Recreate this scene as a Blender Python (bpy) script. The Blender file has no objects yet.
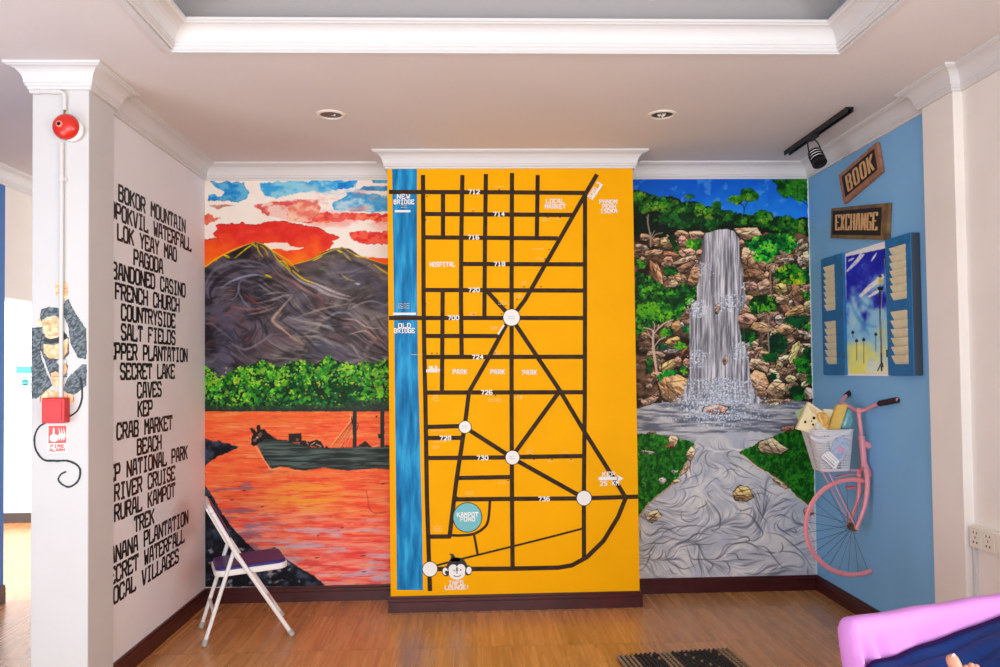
import bpy, bmesh, math, random
import numpy as np
from mathutils import Vector, Matrix

# ------------------------------------------------------------------ camera model (28.8 mm lens)
YAW, PITCH, ROLL, CH, F = -0.0378, 0.0274, 0.0120, 1.4925, 800.0
CYP = 349.6                                                 # principal point (small vertical lens shift)
def _rot():
    y, p, r = YAW, PITCH, ROLL
    Rz = np.array([[math.cos(y), -math.sin(y), 0], [math.sin(y), math.cos(y), 0], [0, 0, 1]])
    Rx = np.array([[1, 0, 0], [0, math.cos(p), -math.sin(p)], [0, math.sin(p), math.cos(p)]])
    Ry = np.array([[math.cos(r), 0, math.sin(r)], [0, 1, 0], [-math.sin(r), 0, math.cos(r)]])
    return Rz @ Rx @ Ry
ROT = _rot()
def ray(u, v): return ROT @ np.array([(u - 500) / F, 1.0, (CYP - v) / F])
def on_y(u, v, Y):
    d = ray(u, v); t = Y / d[1]; return Vector((d[0] * t, Y, CH + d[2] * t))
def on_x(u, v, X):
    d = ray(u, v); t = X / d[0]; return Vector((X, d[1] * t, CH + d[2] * t))
def on_z(u, v, Z):
    d = ray(u, v); t = (Z - CH) / d[2]; return Vector((d[0] * t, d[1] * t, Z))
def proj(P):
    q = (P - np.array([0, 0, CH])) @ ROT
    return 500 + F * q[..., 0] / q[..., 1], CYP - F * q[..., 2] / q[..., 1]

# measured room
D, XL, XR, HB, HC = 5.3438, -1.7459, 2.3217, 2.78, 2.885
PF = 0.2942; YP = D - PF; PX0, PX1 = -0.5087, 1.0537          # central projecting wall
COLF, COLR, CP = D - 1.7079, D - 1.451, 0.0450               # column front / rear, its projection
CX1 = XL + CP; CX0 = CX1 - 0.250
PRX = XR - CP
BH = 0.1006
XF = -3.11                                                  # far side wall of the passage

SC = bpy.context.scene
COL = SC.collection

# ------------------------------------------------------------------ materials
def lin(c):
    c = np.asarray(c, float) / 255.0
    return np.where(c <= 0.04045, c / 12.92, ((c + 0.055) / 1.055) ** 2.4)
MATS = {}
def mat(name, rgb, rough=0.6, metal=0.0, spec=0.4, var=0.0, vscale=8.0, bump=0.0, bscale=60.0, **kw):
    """plain procedural material: colour with a soft noise variation and optional fine bump"""
    if name in MATS: return MATS[name]
    m = bpy.data.materials.new(name); m.use_nodes = True
    nt = m.node_tree; b = nt.nodes['Principled BSDF']
    c = tuple(lin(rgb)) + (1,)
    b.inputs['Base Color'].default_value = c
    b.inputs['Roughness'].default_value = rough
    b.inputs['Metallic'].default_value = metal
    b.inputs['Specular IOR Level'].default_value = spec
    for k, v in kw.items(): b.inputs[k].default_value = v
    tc = nt.nodes.new('ShaderNodeTexCoord')
    if var > 0:
        n = nt.nodes.new('ShaderNodeTexNoise'); n.inputs['Scale'].default_value = vscale; n.inputs['Detail'].default_value = 5
        r = nt.nodes.new('ShaderNodeMapRange'); r.inputs[1].default_value = .3; r.inputs[2].default_value = .7
        r.inputs[3].default_value = 1 - var; r.inputs[4].default_value = 1 + var * .4
        mx = nt.nodes.new('ShaderNodeVectorMath'); mx.operation = 'SCALE'
        mx.inputs[0].default_value = c[:3]
        nt.links.new(tc.outputs['Object'], n.inputs['Vector']); nt.links.new(n.outputs['Fac'], r.inputs[0])
        nt.links.new(r.outputs[0], mx.inputs['Scale']); nt.links.new(mx.outputs[0], b.inputs['Base Color'])
    if bump > 0:
        n2 = nt.nodes.new('ShaderNodeTexNoise'); n2.inputs['Scale'].default_value = bscale; n2.inputs['Detail'].default_value = 3
        bp = nt.nodes.new('ShaderNodeBump'); bp.inputs['Strength'].default_value = bump; bp.inputs['Distance'].default_value = .01
        nt.links.new(tc.outputs['Object'], n2.inputs['Vector'])
        nt.links.new(n2.outputs['Fac'], bp.inputs['Height']); nt.links.new(bp.outputs[0], b.inputs['Normal'])
    MATS[name] = m
    return m

def paint_mat():
    m = bpy.data.materials.new('painted_wall'); m.use_nodes = True
    nt = m.node_tree; b = nt.nodes['Principled BSDF']
    a = nt.nodes.new('ShaderNodeAttribute'); a.attribute_name = 'Col'
    nt.links.new(a.outputs['Color'], b.inputs['Base Color'])
    b.inputs['Roughness'].default_value = .5; b.inputs['Specular IOR Level'].default_value = .12
    return m

# ------------------------------------------------------------------ mesh builder
class MB:
    def __init__(s): s.v = []; s.f = []; s.m = []; s.cur = 0
    def add(s, vs, fs):
        o = len(s.v); s.v += [tuple(x) for x in vs]
        s.f += [tuple(o + i for i in f) for f in fs]; s.m += [s.cur] * len(fs); return s
    def box(s, c, d, M=None):
        x, y, z = d[0] / 2, d[1] / 2, d[2] / 2
        vs = [Vector((sx * x, sy * y, sz * z)) for sx in (-1, 1) for sy in (-1, 1) for sz in (-1, 1)]
        if M is not None: vs = [M @ v for v in vs]
        vs = [v + Vector(c) for v in vs]
        return s.add(vs, [(0, 1, 3, 2), (4, 6, 7, 5), (0, 4, 5, 1), (2, 3, 7, 6), (0, 2, 6, 4), (1, 5, 7, 3)])
    def bbox(s, a, b):
        a, b = Vector(a), Vector(b); return s.box((a + b) / 2, b - a)
    def prism(s, base, off):
        """closed prism: polygon (list of 3-D points) swept along off"""
        n = len(base); off = Vector(off)
        vs = [Vector(p) for p in base] + [Vector(p) + off for p in base]
        fs = [tuple(range(n - 1, -1, -1)), tuple(range(n, 2 * n))] + [(i, (i + 1) % n, n + (i + 1) % n, n + i) for i in range(n)]
        return s.add(vs, fs)
    def quad(s, a, b, c, d): return s.add([a, b, c, d], [(0, 1, 2, 3)])
    def tube(s, pts, r, n=12, cap=True, closed=False):
        pts = [Vector(p) for p in pts]; N = len(pts)
        rs = r if isinstance(r, (list, tuple)) else [r] * N
        vs = []; up = None
        for i, p in enumerate(pts):
            if closed: t = pts[(i + 1) % N] - pts[i - 1]
            else: t = pts[min(i + 1, N - 1)] - pts[max(i - 1, 0)]
            t.normalize()
            if up is None:
                up = Vector((0, 0, 1)) if abs(t.z) < .9 else Vector((1, 0, 0))
            up = (up - t * up.dot(t)).normalized(); w = t.cross(up)
            for k in range(n):
                a = 2 * math.pi * k / n
                vs.append(p + (up * math.cos(a) + w * math.sin(a)) * rs[i])
        fs = []
        for i in range(N if closed else N - 1):
            j = (i + 1) % N
            for k in range(n):
                k2 = (k + 1) % n
                fs.append((i * n + k, j * n + k, j * n + k2, i * n + k2))
        if cap and not closed:
            fs.append(tuple(range(n))); fs.append(tuple(range((N - 1) * n, N * n))[::-1])
        return s.add(vs, fs)
    def lathe(s, prof, M, n=32):
        """prof: list of (r, z) along local z"""
        vs = []
        for r, z in prof:
            for k in range(n):
                a = 2 * math.pi * k / n; vs.append(M @ Vector((r * math.cos(a), r * math.sin(a), z)))
        fs = [(i * n + k, i * n + (k + 1) % n, (i + 1) * n + (k + 1) % n, (i + 1) * n + k) for i in range(len(prof) - 1) for k in range(n)]
        if prof[0][0] > 1e-6: fs.append(tuple(range(n))[::-1])
        if prof[-1][0] > 1e-6: fs.append(tuple(range((len(prof) - 1) * n, len(prof) * n)))
        return s.add(vs, fs)
    def build(s, name, mats, parent=None, smooth=False, bevel=0, weld=True, seg=2):
        me = bpy.data.meshes.new(name); me.from_pydata(s.v, [], s.f)
        if not isinstance(mats, (list, tuple)): mats = [mats]
        for m in mats: me.materials.append(m)
        me.polygons.foreach_set('material_index', s.m)
        bm = bmesh.new(); bm.from_mesh(me)
        if weld: bmesh.ops.remove_doubles(bm, verts=bm.verts, dist=1e-6)
        bmesh.ops.recalc_face_normals(bm, faces=bm.faces)
        bm.to_mesh(me); bm.free()
        if smooth:
            me.polygons.foreach_set('use_smooth', [True] * len(me.polygons))
            me.set_sharp_from_angle(angle=math.radians(38))
        o = bpy.data.objects.new(name, me); COL.objects.link(o)
        if parent is not None: o.parent = parent; o.matrix_parent_inverse = Matrix.Translation(-Vector(parent.location)) if parent.type == 'EMPTY' else Matrix.Identity(4)
        if bevel:
            md = o.modifiers.new('bevel', 'BEVEL'); md.width = bevel; md.segments = seg; md.limit_method = 'ANGLE'
        return o
def empty(name, loc, label, cat, group=None):
    o = bpy.data.objects.new(name, None); COL.objects.link(o); o.location = loc; o.empty_display_size = .05
    return tag(o, label, cat, group)
def tag(o, label, cat, group=None):
    o['label'] = label; o['category'] = cat
    if group: o['group'] = group
    return o
def struct(o): o['kind'] = 'structure'; return o

def catmull(pts, k=8):
    pts = [Vector(p) for p in pts]; out = []
    for i in range(len(pts) - 1):
        p0, p1, p2, p3 = pts[max(i - 1, 0)], pts[i], pts[i + 1], pts[min(i + 2, len(pts) - 1)]
        for j in range(k):
            t = j / k
            out.append(.5 * ((2 * p1) + (p2 - p0) * t + (2 * p0 - 5 * p1 + 4 * p2 - p3) * t * t + (3 * p1 - p0 - 3 * p2 + p3) * t ** 3))
    out.append(pts[-1]); return out

def sweep(path, prof, closed=False):
    """path: 2-D points, walked so that the room lies on its RIGHT; prof: (outward, z). Mitred corners."""
    mb = MB(); N = len(path); P = [Vector((p[0], p[1])) for p in path]; rings = []
    for i in range(N):
        dirs = []
        if closed or i > 0: dirs.append((P[i] - P[i - 1]).normalized())
        if closed or i < N - 1: dirs.append((P[(i + 1) % N] - P[i]).normalized())
        ns = [Vector((d.y, -d.x)) for d in dirs]
        m = ns[0] if len(ns) == 1 else (ns[0] + ns[1]) / (1 + ns[0].dot(ns[1]))
        rings.append([Vector((P[i].x + m.x * o, P[i].y + m.y * o, z)) for o, z in prof])
    k = len(prof); vs = [v for r in rings for v in r]; fs = []
    for i in range(N if closed else N - 1):
        j = (i + 1) % N
        for a in range(k): fs.append((i * k + a, i * k + (a + 1) % k, j * k + (a + 1) % k, j * k + a))
    if not closed: fs += [tuple(range(k)), tuple(range((N - 1) * k, N * k))[::-1]]
    return mb.add(vs, fs)

# ------------------------------------------------------------------ stroke lettering (4 x 6 cell, slab ends)
GL = {
'A': [[(0,0),(1,6),(3,6),(4,0)],[(.6,2.2),(3.4,2.2)]], 'B': [[(0,0),(0,6),(3.2,6),(3.9,5),(3.2,3.2),(0,3.2)],[(3.2,3.2),(4,2),(3.4,0),(0,0)]],
'C': [[(4,4.6),(3.4,6),(.6,6),(0,5),(0,1),(.6,0),(3.4,0),(4,1.4)]], 'D': [[(0,0),(0,6),(3,6),(4,5),(4,1),(3,0),(0,0)]],
'E': [[(4,5),(4,6),(0,6),(0,0),(4,0),(4,1)],[(0,3.1),(2.8,3.1)]], 'F': [[(4,5),(4,6),(0,6),(0,0)],[(0,3.1),(2.8,3.1)]],
'G': [[(4,4.7),(3.4,6),(.6,6),(0,5),(0,1),(.6,0),(4,0),(4,2.8),(2.4,2.8)]], 'H': [[(0,0),(0,6)],[(4,0),(4,6)],[(0,3.1),(4,3.1)]],
'I': [[(.6,6),(3.4,6)],[(2,6),(2,0)],[(.6,0),(3.4,0)]], 'J': [[(3.6,6),(3.6,1),(3,0),(.6,0),(0,1.4)]],
'K': [[(0,0),(0,6)],[(4,6),(0.3,2.9)],[(1.4,3.6),(4,0)]], 'L': [[(0,6),(0,0),(4,0),(4,1)]],
'M': [[(0,0),(0,6),(2,3),(4,6),(4,0)]], 'N': [[(0,0),(0,6),(4,0),(4,6)]],
'O': [[(.7,6),(0,5),(0,1),(.7,0),(3.3,0),(4,1),(4,5),(3.3,6),(.7,6)]], 'P': [[(0,0),(0,6),(3.3,6),(4,5),(4,3.7),(3.3,2.7),(0,2.7)]],
'R': [[(0,0),(0,6),(3.3,6),(4,5),(4,4),(3.3,3),(0,3)],[(2,3),(4,0)]], 'S': [[(4,4.8),(3.3,6),(.7,6),(0,5),(0,4),(.7,3.2),(3.3,2.8),(4,2),(4,1),(3.3,0),(.7,0),(0,1.2)]],
'T': [[(0,5),(0,6),(4,6),(4,5)],[(2,6),(2,0)]], 'U': [[(0,6),(0,1),(.7,0),(3.3,0),(4,1),(4,6)]], 'V': [[(0,6),(1.6,0),(2.4,0),(4,6)]],
'W': [[(0,6),(.8,0),(2,3.4),(3.2,0),(4,6)]], 'X': [[(0,6),(4,0)],[(0,0),(4,6)]], 'Y': [[(0,6),(2,3),(4,6)],[(2,3),(2,0)]], 'Z': [[(0,6),(4,6),(0,0),(4,0)]],
'0': [[(.7,6),(0,5),(0,1),(.7,0),(3.3,0),(4,1),(4,5),(3.3,6),(.7,6)]], '1': [[(.8,5),(2,6),(2,0)],[(.8,0),(3.2,0)]],
'2': [[(0,4.8),(.7,6),(3.3,6),(4,5),(4,3.8),(0,0),(4,0)]], '3': [[(0,6),(4,6),(2,3.5),(4,2.4),(4,1),(3.3,0),(0,0)]],
'4': [[(3,0),(3,6),(0,2),(4,2)]], '5': [[(4,6),(0,6),(0,3.4),(3.2,3.4),(4,2.5),(4,1),(3.3,0),(0,0)]],
'6': [[(4,6),(.8,6),(0,5),(0,.8),(.8,0),(3.3,0),(4,1),(4,2.4),(3.3,3.2),(0,3.2)]], '7': [[(0,6),(4,6),(1.6,0)]],
'8': [[(.7,6),(0,5),(0,4),(.7,3.2),(3.3,3.2),(4,4),(4,5),(3.3,6),(.7,6)],[(.7,3.2),(0,2.2),(0,1),(.7,0),(3.3,0),(4,1),(4,2.2),(3.3,3.2)]],
'!': [[(2,6),(2,2)],[(2,.8),(2,0)]], ' ': [], "'": [[(2,6),(2,4.5)]],
}
def text_strokes(s, x0, z0, w, h, adv):
    """strokes of a line of text; cell width w, height h, advance adv"""
    out = []
    for i, ch in enumerate(s):
        for st in GL[ch]:
            out.append([(x0 + i * adv + p[0] / 4 * w, z0 + p[1] / 6 * h) for p in st])
    return out
def ribbon2(st, tx, tz):
    """a stroke as flat quads with half-thickness tx (across) and tz: returns polygons in 2-D"""
    out = []
    for a, b in zip(st[:-1], st[1:]):
        dx, dz = b[0] - a[0], b[1] - a[1]; L = math.hypot(dx / tx, dz / tz) or 1e-9
        # normal in the scaled space
        nx, nz = -dz / tz / L * tx, dx / tx / L * tz
        ex, ez = dx / L / tx * tx * .0, 0
        k = .55
        ex, ez = dx / (L * 1.0) * k, dz / (L * 1.0) * k
        out.append([(a[0] - ex + nx, a[1] - ez + nz), (a[0] - ex - nx, a[1] - ez - nz), (b[0] + ex - nx, b[1] + ez - nz), (b[0] + ex + nx, b[1] + ez + nz)])
    return out
def put_text(mb, s, place, w, h, adv, tx, tz=None, x0=0.0, z0=0.0, thick=None):
    """place(x,z,layer)->3-D point ; thick: layer offset for the front face (solid letters) or flat paint"""
    tz = tz or tx
    k = 0
    for st in text_strokes(s, x0, z0, w, h, adv):
        for q in ribbon2(st, tx, tz):
            k += 1
            e = (k % 5) * .00006
            if thick:
                a = [place(x, z, 0) for x, z in q]; b = [place(x, z, thick + e) for x, z in q]
                mb.add(a + b, [(4, 5, 6, 7), (0, 1, 5, 4), (1, 2, 6, 5), (2, 3, 7, 6), (3, 0, 4, 7)])
            else:
                mb.add([place(x, z, e) for x, z in q], [(0, 1, 2, 3)])
WORLD_S, P_FRONT, P_PASS, P_SIDE, P_RIGHT, EXPO = 2.2, 170, 150, 125, 105, 0.32
# ------------------------------------------------------------------ painting murals (pure maths -> colour per vertex of the wall mesh)
def _h(ix, iy, seed):
    n = (ix * 374761393 + iy * 668265263 + seed * 974711) & 0xFFFFFFFF
    n = ((n ^ (n >> 13)) * 1274126177) & 0xFFFFFFFF
    return ((n ^ (n >> 16)) & 0xFFFF) / 65535.0
def noise(x, y, seed=0):
    x0 = np.floor(x); y0 = np.floor(y); fx = x - x0; fy = y - y0
    ix = x0.astype(np.int64) + 5000; iy = y0.astype(np.int64) + 5000
    fx = fx * fx * (3 - 2 * fx); fy = fy * fy * (3 - 2 * fy)
    a = _h(ix, iy, seed); b = _h(ix + 1, iy, seed); c = _h(ix, iy + 1, seed); d = _h(ix + 1, iy + 1, seed)
    return (a * (1 - fx) + b * fx) * (1 - fy) + (c * (1 - fx) + d * fx) * fy
def fbm(x, y, o=4, seed=0):
    s = 0; a = .5; t = 0
    for i in range(o):
        s = s + a * noise(x, y, seed + i * 17); t += a; a *= .55; x = x * 2.03 + 3.1; y = y * 2.03 + 1.7
    return s / t
def ss(a, b, x):
    t = np.clip((x - a) / (b - a), 0, 1); return t * t * (3 - 2 * t)
def mix(a, b, t):
    t = np.asarray(t)[..., None]; return np.asarray(a, float) * (1 - t) + np.asarray(b, float) * t
def inside(x, y, pts):
    r = np.zeros(x.shape, bool); n = len(pts)
    for i in range(n):
        x1, y1 = pts[i]; x2, y2 = pts[(i + 1) % n]
        if y1 == y2: continue
        c = ((y1 > y) != (y2 > y)) & (x < (x2 - x1) * (y - y1) / (y2 - y1) + x1)
        r ^= c
    return r

class Canvas:
    def __init__(s, u0, v0, u1, v1, S, col=(0, 0, 0)):
        s.u0, s.v0, s.S = u0, v0, S
        s.W, s.H = int((u1 - u0) * S), int((v1 - v0) * S)
        s.U, s.V = np.meshgrid(u0 + (np.arange(s.W) + .5) / S, v0 + (np.arange(s.H) + .5) / S)
        s.A = np.zeros((s.H, s.W, 3)); s.A[:] = col
        s.M = np.zeros((s.H, s.W))
        s.rnd = random.Random(5)
    def win(s, x0, y0, x1, y1):
        a = max(0, int((x0 - s.u0) * s.S) - 1); b = min(s.W, int((x1 - s.u0) * s.S) + 2)
        c = max(0, int((y0 - s.v0) * s.S) - 1); d = min(s.H, int((y1 - s.v0) * s.S) + 2)
        return (slice(c, d), slice(a, b)) if b > a and d > c else None
    def put(s, w, m, col):
        c = np.asarray(col, float)
        s.A[w] = s.A[w] * (1 - m[..., None]) + c * m[..., None]
        s.M[w] = np.maximum(s.M[w], m)
    def poly(s, pts, col, warp=0., wf=.25, alpha=1., seed=0, tex=None):
        xs = [p[0] for p in pts]; ys = [p[1] for p in pts]
        w = s.win(min(xs) - warp, min(ys) - warp, max(xs) + warp, max(ys) + warp)
        if w is None: return
        x, y = s.U[w], s.V[w]
        if warp:
            xx = x + (fbm(x * wf, y * wf, 3, seed) - .5) * 2 * warp; yy = y + (fbm(x * wf + 50, y * wf, 3, seed + 3) - .5) * 2 * warp
        else: xx, yy = x, y
        m = inside(xx, yy, pts) * float(alpha)
        s.put(w, m, tex(x, y) if tex else col)
    def stroke(s, pts, wd, col, alpha=1., taper=0., soft=.5, seed=0, wob=0.):
        xs = [p[0] for p in pts]; ys = [p[1] for p in pts]
        w = s.win(min(xs) - wd - 1, min(ys) - wd - 1, max(xs) + wd + 1, max(ys) + wd + 1)
        if w is None: return
        x, y = s.U[w], s.V[w]
        best = np.full(x.shape, 1e9); L = [0]
        for a, b in zip(pts[:-1], pts[1:]): L.append(L[-1] + math.hypot(b[0] - a[0], b[1] - a[1]))
        T = L[-1] or 1
        for i, (a, b) in enumerate(zip(pts[:-1], pts[1:])):
            dx, dy = b[0] - a[0], b[1] - a[1]; l2 = dx * dx + dy * dy + 1e-9
            t = np.clip(((x - a[0]) * dx + (y - a[1]) * dy) / l2, 0, 1)
            d = np.hypot(x - a[0] - t * dx, y - a[1] - t * dy)
            q = (L[i] + t * (L[i + 1] - L[i])) / T
            ww = wd / 2 * (1 - taper * np.abs(2 * q - 1) ** 1.5)
            best = np.minimum(best, d - ww)
        m = np.clip(.5 - best / soft, 0, 1) * alpha
        if wob: m = m * np.clip(.4 + 1.2 * fbm(x * .8, y * .8, 2, seed), 0, 1)
        s.put(w, m, col)
    def curve(s, pts, *a, **k): s.stroke([(p.x, p.y) for p in catmull([(q[0], q[1], 0) for q in pts], 6)], *a, **k)
    def blob(s, cx, cy, rx, ry, col, ang=0., alpha=1., rag=.25, seed=0):
        R = max(rx, ry) * 1.3; w = s.win(cx - R, cy - R, cx + R, cy + R)
        if w is None: return
        x, y = s.U[w] - cx, s.V[w] - cy; ca, sa = math.cos(ang), math.sin(ang)
        a = (x * ca + y * sa) / rx; b = (-x * sa + y * ca) / ry
        d = np.hypot(a, b) + (noise(s.U[w] * 1.1 + seed, s.V[w] * 1.1, seed) - .5) * 2 * rag
        s.put(w, np.clip((1 - d) * 4, 0, 1) * alpha, col)
    def leaves(s, pts, n, size, pal, seed=1, clump=None, base=None, warp=2.):
        """dabs of leaf paint inside a polygon"""
        rd = random.Random(seed)
        if base is not None: s.poly(pts, base, warp=warp, wf=.3, seed=seed)
        xs = [p[0] for p in pts]; ys = [p[1] for p in pts]; k = 0
        P = np.array([[rd.uniform(min(xs), max(xs)), rd.uniform(min(ys), max(ys))] for _ in range(n * 3)])
        P = P[inside(P[:, 0], P[:, 1], pts)][:n]
        cl = fbm(P[:, 0] * .11, P[:, 1] * .13, 3, seed + 5) if len(P) else []
        order = np.argsort(cl + np.array([rd.random() * .35 for _ in P])) if len(P) else []
        for i in order:
            x, y = P[i]; q = min(.999, max(0, (cl[i] - .3) / .42 + rd.uniform(-.25, .25)))
            c = pal[int(q * len(pal))]; c = [v * rd.uniform(.85, 1.12) for v in c]
            r = size * rd.uniform(.5, 1.25)
            s.blob(x, y, r, r * rd.uniform(.5, .95), c, rd.uniform(0, 3), 1, .35, rd.randint(0, 999))
            if q > .6 and rd.random() < .22:
                s.blob(x - r * .3, y - r * .4, r * .35, r * .3, [min(255, v * 1.35 + 10) for v in c], 0, .9, .3, rd.randint(0, 999))
    def facet(s, cx, cy, rx, ry, ang, col, sd):
        rr = random.Random(sd); a0 = rr.uniform(-2.6, -1.2); P = [(0, 0)] + [(rx * .95 * math.cos(a), ry * .95 * math.sin(a)) for a in (a0, a0 + .7, a0 + 1.3)]; ca, sa = math.cos(ang), math.sin(ang)
        s.poly([(cx + x * ca - y * sa, cy + x * sa + y * ca) for x, y in P], col, warp=.7, wf=.6, seed=sd, alpha=.4)
    def rock(s, cx, cy, rx, ry, ang=0., col=(205, 165, 125), seed=0, dark=(38, 25, 19), hi=None):
        col = [min(240, v * 1.08) for v in col]
        rd = random.Random(seed * 7 + 3); n = rd.randint(5, 8); ca, sa = math.cos(ang), math.sin(ang)
        def ring(f, dx=0, dy=0):
            rr = random.Random(seed); o = []
            for i in range(n):
                a = 2 * math.pi * (i + rr.uniform(-.34, .34)) / n; q = rr.uniform(.78, 1.2) * f
                X, Y = rx * q * math.cos(a) + dx, ry * q * math.sin(a) + dy
                o.append((cx + X * ca - Y * sa, cy + X * sa + Y * ca))
            return o
        s.poly(ring(1.12), dark, warp=.8, wf=.5, seed=seed, alpha=.85)
        low = [c * .46 for c in col]; mid = [c * .84 for c in col]; top = hi or [min(250, c * 1.14 + 8) for c in col]
        def tx(x, y):
            t = -((x - cx) * -sa + (y - cy) * ca) / ry + (fbm(((x - cx) * ca + (y - cy) * sa) * .22, (-(x - cx) * sa + (y - cy) * ca) * .75, 3, seed) - .5) * 3.4
            a = mix(low, mid, ss(-.9, -.1, t)); return a * (1 - ss(-.1, .8, t)[..., None]) + np.asarray(top, float) * ss(-.1, .8, t)[..., None]
        s.poly(ring(1.0), col, warp=.5, wf=.7, seed=seed, tex=tx)
        if rx > 3: s.facet(cx, cy, rx, ry, ang, [min(252, c * 1.2 + 16) for c in col], seed); s.facet(cx, cy, rx, ry, ang + 2.6, low, seed + 1)
        for k in range(rd.randint(1, 3) + int(rx > 6) * 2):
            a = rd.uniform(0, 6.28); q = rd.uniform(.1, .5)
            x0, y0 = cx + rx * q * math.cos(a), cy + ry * q * math.sin(a); b = ang + rd.uniform(-.9, .9); l = min(rx, ry) * rd.uniform(.5, 1.1)
            s.stroke([(x0 - l * math.cos(b), y0 - l * math.sin(b)), (x0 + rd.uniform(-.6, .6), y0 + rd.uniform(-.6, .6)), (x0 + l * math.cos(b), y0 + l * math.sin(b))], .8, dark, .75, .8, .5)
    def flow(s, pts, n, length, wd, cols, field, seed=1, al=.6, step=1.6, taper=.95, soft=.9):
        rd = random.Random(seed); xs = [p[0] for p in pts]; ys = [p[1] for p in pts]
        P = np.array([[rd.uniform(min(xs), max(xs)), rd.uniform(min(ys), max(ys))] for _ in range(n * 3)])
        P = P[inside(P[:, 0], P[:, 1], pts)][:n]; T = [P]
        k = int(length / step)
        for i in range(k):
            q = T[-1]; a = field(q[:, 0], q[:, 1]); T.append(q + np.stack([np.cos(a), np.sin(a)], 1) * step)
        T = np.stack(T, 1)
        for i in range(len(P)):
            m = rd.randint(max(3, k // 3), k); t = [tuple(p) for p in T[i, :m + 1]]
            ok = inside(np.array([p[0] for p in t]), np.array([p[1] for p in t]), pts)
            if not ok.all(): t = t[:max(2, int(np.argmin(ok)))]
            if len(t) < 3: continue
            s.stroke(t, wd * rd.uniform(.5, 1.4), rd.choice(cols), al * rd.uniform(.4, 1.1), taper, soft)
    def sample(s, u, v):
        x = np.clip((u - s.u0) * s.S - .5, 0, s.W - 1.001); y = np.clip((v - s.v0) * s.S - .5, 0, s.H - 1.001)
        i, j = x.astype(int), y.astype(int); fx, fy = (x - i)[..., None], (y - j)[..., None]
        A = s.A
        return (A[j, i] * (1 - fx) + A[j, i + 1] * fx) * (1 - fy) + (A[j + 1, i] * (1 - fx) + A[j + 1, i + 1] * fx) * fy

PAINT_GAIN = 1.22
def painted_grid(name, cv, P00, PX, PZ, nx, nz, keep=None, gain=None):
    """a wall rectangle as a fine mesh: P00 + a*PX + b*PZ, coloured from the canvas"""
    P00, PX, PZ = np.array(P00, float), np.array(PX, float), np.array(PZ, float)
    a, b = np.meshgrid(np.linspace(0, 1, nx + 1), np.linspace(0, 1, nz + 1))
    V = P00 + a[..., None] * PX + b[..., None] * PZ
    u, v = proj(V); C = cv.sample(u, v)
    idx = np.arange((nx + 1) * (nz + 1)).reshape(nz + 1, nx + 1)
    f = np.stack([idx[:-1, :-1], idx[:-1, 1:], idx[1:, 1:], idx[1:, :-1]], -1).reshape(-1, 4)
    if keep is not None:
        i = np.clip(((u - cv.u0) * cv.S).astype(int), 0, cv.W - 1); j = np.clip(((v - cv.v0) * cv.S).astype(int), 0, cv.H - 1)
        K = (cv.M[j, i] > .5)
        Kf = (K[:-1, :-1] & K[1:, 1:] & K[:-1, 1:] & K[1:, :-1]).reshape(-1); f = f[Kf]
        used = np.unique(f); rm = np.full(V.shape[0] * V.shape[1], -1); rm[used] = np.arange(len(used))
        f = rm[f]; VV = V.reshape(-1, 3)[used]; CC = C.reshape(-1, 3)[used]
    else: VV, CC = V.reshape(-1, 3), C.reshape(-1, 3)
    me = bpy.data.meshes.new(name)
    me.vertices.add(len(VV)); me.vertices.foreach_set('co', VV.astype(np.float32).ravel())
    me.loops.add(f.size); me.loops.foreach_set('vertex_index', f.astype(np.int32).ravel())
    me.polygons.add(len(f)); me.polygons.foreach_set('loop_start', np.arange(0, f.size, 4, dtype=np.int32))
    me.update(calc_edges=True)
    at = me.color_attributes.new('Col', 'FLOAT_COLOR', 'POINT')
    c4 = np.ones((len(CC), 4), np.float32); c4[:, :3] = np.clip(lin(CC) * (gain or PAINT_GAIN), 0, .95); at.data.foreach_set('color', c4.ravel())
    me.materials.append(PAINT)
    o = bpy.data.objects.new(name, me); COL.objects.link(o); return o

def z3(bx, by, k): return lambda L: [(bx + x / k, by + y / k) for x, y in L]

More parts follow.
